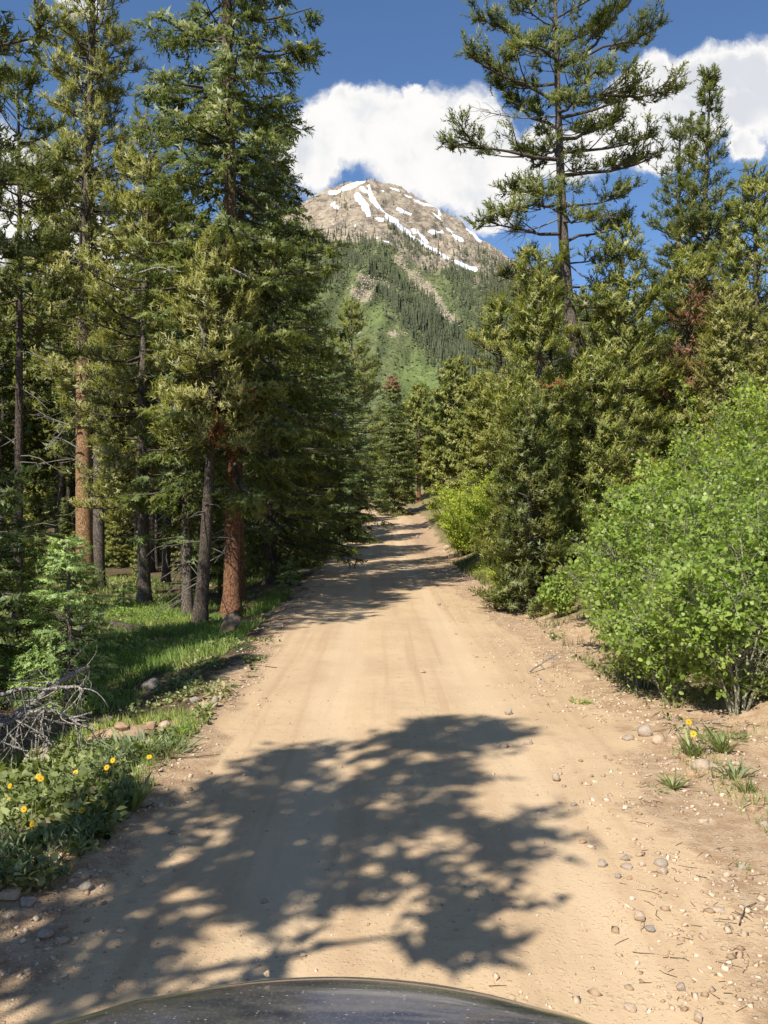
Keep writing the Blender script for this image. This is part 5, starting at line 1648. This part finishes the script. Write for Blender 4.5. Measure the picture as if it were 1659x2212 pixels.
# ================================================================== dead wood
def fallen():
    x0, y0 = -3.45, 8.35
    root = thing('fallen_branch', 'bleached dead branches piled in the shade above the smooth tan boulder', 'branch', (x0, y0, g(x0, y0)))
    rng = np.random.default_rng(77)

    def rl(px, py, d):
        p = ray(px, py, d); return np.array((p.x - x0, p.y - y0, p.z - root.location[2]))
    mains = [([(-40, 1520, 8.5), (0, 1500, 8.45), (50, 1487, 8.4), (100, 1489, 8.4), (165, 1482, 8.4), (180, 1492, 8.35)], .026), ([(-20, 1572, 8.1), (25, 1560, 8.1), (70, 1537, 8.05), (100, 1533, 8.05), (140, 1545, 8.0), (184, 1572, 7.95)], .020),
             ([(-30, 1580, 8.6), (40, 1545, 8.6), (78, 1515, 8.65), (130, 1470, 8.9), (190, 1440, 9.3)], .05), ([(-20, 1600, 8.0), (20, 1608, 8.0), (60, 1625, 7.9)], .014), ([(-20, 1540, 8.3), (30, 1550, 8.3), (70, 1565, 8.2), (115, 1612, 8.1)], .016)]
    curves = []
    for pts_, r_ in mains:
        q = np.array([rl(*p) for p in pts_])
        ss_ = np.linspace(0, len(q) - 1, 5 * (len(q) - 1) + 1)
        P = np.stack([np.interp(ss_, np.arange(len(q)), q[:, i]) for i in range(3)], -1)
        for _ in range(3):
            P[1:-1] = .5 * P[1:-1] + .25 * (P[:-2] + P[2:])
        P += rng.normal(size=P.shape) * .004
        a = Acc(); a.add(*tubes(P[None], np.linspace(r_, r_ * .45, len(P))[None], 8))
        put('limb', a.mesh('limb', M['bleached'], True), root)
        curves.append(P)
    tw_ = Acc()
    for i in range(170):
        P = curves[rng.choice([0, 1, 1, 2, 2, 4, 4])]
        k = rng.integers(0, len(P))
        p = P[k].copy()
        d = norm(rng.normal(size=3) * np.array([1, .7, .5]) + np.array([.25, -.1, -.35]))
        curl = rng.normal(size=3) * .5
        q = [p]
        st_ = rng.uniform(.035, .085)
        for _ in range(7):
            d = norm(d + curl * .35 + np.array([0, 0, -.18]) + rng.normal(size=3) * .16)
            p = p + d * st_
            if p[2] < .01:
                p[2] = .01 + .01 * rng.random()
            q.append(p.copy())
        tw_.add(*tubes(np.array(q)[None], np.linspace(.0085, .003, 8)[None] * rng.uniform(.7, 1.3), 4))
    o = put('twigs', tw_.mesh('twigs', M['bleached'], True), root)
    o['kind'] = 'stuff'


fallen()


def bare_stick(label, pts_, r_, mtl, name='dead_stick', cat='stick', forks=3, seed=0):
    q = np.array([tuple(p) for p in pts_])
    o0 = Vector((q[0][0], q[0][1], g(q[0][0], q[0][1])))
    q = q - np.array(o0)
    ss_ = np.linspace(0, len(q) - 1, 4 * (len(q) - 1) + 1)
    P = np.stack([np.interp(ss_, np.arange(len(q)), q[:, i]) for i in range(3)], -1)
    rng = np.random.default_rng(seed)
    P[1:-1] = .5 * P[1:-1] + .25 * (P[:-2] + P[2:]); P += rng.normal(size=P.shape) * r_ * .3
    a = Acc(); a.add(*tubes(P[None], np.linspace(r_, r_ * .5, len(P))[None], 6))
    L = np.linalg.norm(q[-1] - q[0])
    for _ in range(forks):
        k = rng.integers(len(P) // 3, len(P))
        d = norm(rng.normal(size=3) + np.array([0, 0, .3])) * L * .22
        a.add(*tubes(np.stack([P[k], P[k] + d * .5 + rng.normal(size=3) * .03 * L, P[k] + d])[None], np.array([[r_ * .5, r_ * .4, r_ * .2]]), 4))
    o = put(name, a.mesh(name, mtl, True), None, o0)
    tag(o, label, cat)


bare_stick('dark fallen twig lying across the plant bed', [ray(65, 1712, 6.55), ray(95, 1730, 6.5), ray(130, 1745, 6.45), ray(160, 1742, 6.4), ray(158, 1720, 6.45)], .012, M['bark_dark'], seed=1)
bare_stick('thin dry stalk bent over the grey-green sage clump', [ray(288, 1580, 7.2), ray(310, 1595, 7.1), ray(330, 1605, 7.05)], .006, M['bleached'], forks=0, seed=2)
bare_stick('curved bare twig under the aspen near the flowers', [ray(1450, 1553, 8.3), ray(1490, 1562, 8.2), ray(1530, 1563, 8.2), ray(1548, 1552, 8.2)], .007, M['bleached'], seed=3)
bare_stick('pale root-like stick behind the large tan stone', [ray(1505, 1641, 7.55), ray(1530, 1638, 7.6), ray(1556, 1634, 7.7)], .012, M['bleached'], forks=0, seed=4)
bare_stick('dry twig lying on gravel at the picture edge', [on(1.9, 4.55, .01), on(2.0, 4.72, .02), on(2.1, 4.8, .012)], .005, M['twig'], forks=1, seed=5)
bare_stick('small dead branch on the gravel under the aspen leaves', [ray(1145, 1450, 11.6), ray(1175, 1430, 11.9), ray(1205, 1413, 12.2)], .012, M['bleached'], forks=6, seed=6)
bare_stick('grey broken stub of wood on the forest floor', [on(-6.4, 17.2, .0), on(-6.1, 17.6, .25), on(-5.9, 17.9, .5)], .07, M['bleached'], 'log', 'log', 1, seed=7)
lg = bare_stick('thin fallen trunk lying in the shaded forest', [on(-5.2, 18.6, .08), on(-6.8, 19.2, .1), on(-9.0, 20.3, .1)], .09, M['bark_dark'], 'log', 'log', 4, seed=8)
# a pale forked stem inside the aspens
bare_stick('pale forked aspen stem showing through the leaves', [on(4.05, 9.9, -.02), ray(1560, 1370, 9.8), ray(1545, 1320, 9.7), ray(1520, 1255, 9.6)], .022, M['aspen_bark'], 'aspen_sapling', 'sapling', 4, seed=9)

# ================================================================== the car
def car():
    root = thing('car', 'dusty dark blue-grey car whose hood shows at the bottom', 'car', (-.20, 0, 0), R(-3.5))
    m, t = mat('dusty_paint')
    co = t.n('ShaderNodeTexCoord').outputs['Object']
    mp = t.n('ShaderNodeMapping', {'Vector': co, 'Scale': (1, 2.6, 1)})
    n0 = t.noise(mp, 3.0, 5, .6); n1 = t.noise(co, 120, 3, .6)
    vo = t.n('ShaderNodeTexVoronoi', {'Vector': t.n('ShaderNodeMapping', {'Vector': co, 'Scale': (1, 2.2, 1)}), 'Scale': 55.0})
    pick = t.n('ShaderNodeSeparateColor', {0: vo.outputs['Color']}).outputs[0]
    spot = t.m('MULTIPLY', t.ss(vo.outputs['Distance'], .20, .10), t.m('GREATER_THAN', pick, .74))
    stz = t.noise(t.n('ShaderNodeMapping', {'Vector': co, 'Scale': (1.1, 11, 1)}), 1.6, 5, .65)
    xx = t.n('ShaderNodeSeparateXYZ', {0: co})
    band = t.m('MULTIPLY', t.ss(t.m('ADD', xx.outputs['X'], t.m('MULTIPLY', stz, 1.2)), .35, .95), t.ss(stz, .40, .60))
    dust = t.m('ADD', t.m('MULTIPLY', band, .34), t.m('ADD', t.m('MULTIPLY', t.ss(n0, .32, .68), .22), t.m('MULTIPLY', t.ss(n1, .45, .7), .14)))
    col = t.mix(dust, (.017, .020, .031), (.25, .215, .175))
    col = t.mix(t.m('MULTIPLY', spot, .8), col, (.45, .43, .38))
    rg = t.m('MULTIPLY_ADD', dust, .6, .10)
    b = t.n('ShaderNodeBsdfPrincipled', {'Base Color': col, 'Roughness': rg, 'Specular IOR Level': .5, 'Coat Weight': 1.0, 'Coat Roughness': .05})
    t.n('ShaderNodeOutputMaterial', {0: b})
    glass = mat_plain('car_glass', (.02, .025, .03), .08, .6)
    black = mat_plain('black_trim', (.02, .02, .02), .6, .3)
    rub = mat_plain('tyre_rubber', (.025, .024, .023), .85, .2)
    alloy = mat_plain('alloy_rim', (.45, .45, .46), .35, .5, .8)
    lens = mat_plain('lamp_lens', (.55, .57, .58), .1, .6)

    def yf(x):
        return 2.16 - .46 * x * x

    def grid(nm, xs, ws, fn, mm, smooth=True):
        X, W = np.meshgrid(xs, ws)
        P = np.stack(fn(X, W), -1).reshape(-1, 3)
        n, k = X.shape
        idx = np.arange(n * k).reshape(n, k)
        Fq = np.stack([idx[:-1, :-1], idx[:-1, 1:], idx[1:, 1:], idx[1:, :-1]], -1).reshape(-1, 4)
        return put(nm, mesh_np(nm, P, Fq, None, (mm,), smooth), root)
    xs = np.linspace(-.84, .84, 61)

    def hoodz(X, W):
        ridge = .012 * np.exp(-((np.abs(X) - .52) / .05) ** 2)
        return 1.072 - .045 * X * X + ridge * (1 - .6 * W) - .05 * np.clip((W - .86) / .14, 0, 1) ** 2.2 - .06 * np.clip((np.abs(X) - .7) / .1, 0, 1) ** 2
    grid('hood', xs, np.concatenate([np.linspace(0, .84, 14), np.linspace(.86, 1, 12)]), lambda X, W: (X, .92 + W * (yf(X) - .92), hoodz(X, W)), m)
    # body below: stations along the car
    st = [(-2.55, .80, .35, .95), (-2.45, .90, .30, 1.02), (-1.0, .93, .28, 1.02), (.6, .93, .28, 1.0), (1.5, .91, .30, .93), (1.85, .86, .32, .90), (2.02, .74, .36, .84), (2.06, .6, .42, .7)]
    rings = []
    for (y, hw, zb, zt) in st:
        c = .08
        rings.append([(-hw, y, zb + c), (-hw, y, zt - c), (-hw + c, y, zt), (hw - c, y, zt), (hw, y, zt - c), (hw, y, zb + c), (hw - c, y, zb), (-hw + c, y, zb)])
    Vr = np.array(rings).reshape(-1, 3)
    Fr = [(i * 8 + j, i * 8 + (j + 1) % 8, (i + 1) * 8 + (j + 1) % 8, (i + 1) * 8 + j) for i in range(len(st) - 1) for j in range(8)]
    Ac = Acc(); Ac.add(Vr, np.array(Fr)); Ac.add(Vr[:8], np.array([(0, 1, 2, 3), (0, 3, 4, 7), (7, 4, 5, 6)])); Ac.add(Vr[-8:], np.array([(3, 2, 1, 0), (7, 4, 3, 0), (6, 5, 4, 7)]))
    put('body', Ac.mesh('body', m), root)
    # cabin
    def box_loft(nm, secs, mm, par=root):
        V = np.array([[(-hw, y, z), (hw, y, z)] for (y, hw, z) in secs]).reshape(-1, 3)
        n = len(secs)
        Fq = [(2 * i, 2 * i + 1, 2 * ((i + 1) % n) + 1, 2 * ((i + 1) % n)) for i in range(n)]
        a = Acc(); a.add(V, np.array(Fq))
        for sd_ in (0, 1):
            for i in range(1, n - 1):
                a.add(V[[sd_, 2 * i + sd_, 2 * (i + 1) + sd_]], np.array([(0, 1, 2)]))
        return put(nm, a.mesh(nm, mm), par)
    box_loft('cabin', [(.86, .78, 1.01), (.05, .64, 1.66), (-.3, .63, 1.72), (-1.9, .63, 1.72), (-2.4, .70, 1.01)], m)
    box_loft('windshield', [(.82, .70, 1.06), (.10, .58, 1.635), (.12, .58, 1.66), (.86, .70, 1.075)], glass)
    for sx in (-1, 1):
        V = np.array([(sx * .775, .60, 1.06), (sx * .655, -.05, 1.62), (sx * .645, -1.8, 1.66), (sx * .765, -2.1, 1.08)])
        a = Acc(); a.add(V, np.array([(0, 1, 2, 3)])); a.add(V + np.array([sx * .012, 0, 0]), np.array([(0, 1, 2, 3)]))
        put('side_window', a.mesh('side_window', glass), root)
        hl = box_loft('headlight', [(1.88, .14, .72), (1.88, .14, .86), (2.03, .12, .84), (2.07, .12, .74)], lens)
        hl.location = (sx * .56, -.07, 0)
        mr = box_loft('mirror', [(.46, .10, 1.05), (.46, .10, 1.18), (.54, .10, 1.17), (.56, .09, 1.07)], m)
        mr.location = (sx * .99, 0, 0)
        for wy in (1.25, -1.75):
            ang = np.linspace(0, 2 * np.pi, 25)[:-1]
            prof_ = [(.20, -.11), (.33, -.115), (.36, -.09), (.37, 0), (.36, .09), (.33, .115), (.20, .11)]
            V = np.array([[(z, r_ * np.cos(a), r_ * np.sin(a)) for a in ang] for (r_, z) in prof_]).reshape(-1, 3)
            Fq = [(i * 24 + j, i * 24 + (j + 1) % 24, (i + 1) * 24 + (j + 1) % 24, (i + 1) * 24 + j) for i in range(6) for j in range(24)]
            wh = Acc(); wh.add(V, np.array(Fq))
            wo = put('wheel', wh.mesh('wheel', rub, True), root, (sx * .86, wy, .37))
            V2 = np.array([[(sx * z, r_ * np.cos(a), r_ * np.sin(a)) for a in ang] for (r_, z) in ((.21, .10), (.17, .07), (.05, .09), (.001, .09))]).reshape(-1, 3)
            Fq2 = [(i * 24 + j, i * 24 + (j + 1) % 24, (i + 1) * 24 + (j + 1) % 24, (i + 1) * 24 + j) for i in range(3) for j in range(24)]
            rm = Acc(); rm.add(V2, np.array(Fq2))
            put('rim', rm.mesh('rim', alloy), wo)
    box_loft('grille', [(1.98, .42, .62), (1.98, .42, .84), (2.10, .40, .84), (2.13, .40, .64)], black).location = (0, -.02, 0)
    box_loft('bumper', [(1.9, .84, .36), (1.9, .84, .56), (2.06, .78, .58), (2.16, .55, .55), (2.16, .55, .40), (2.06, .78, .34)], m)
    # the pale chip lying on the hood
    xh = .02
    W = .93
    yh = .92 + W * (yf(xh) - .92)
    o = put('stone', SM['tan'][3], None, (-.285, 2.075, 1.076), .4, (.010, .008, .011))
    tag(o, 'tiny pale stone chip lying on the front edge of the hood', 'stone')


car()
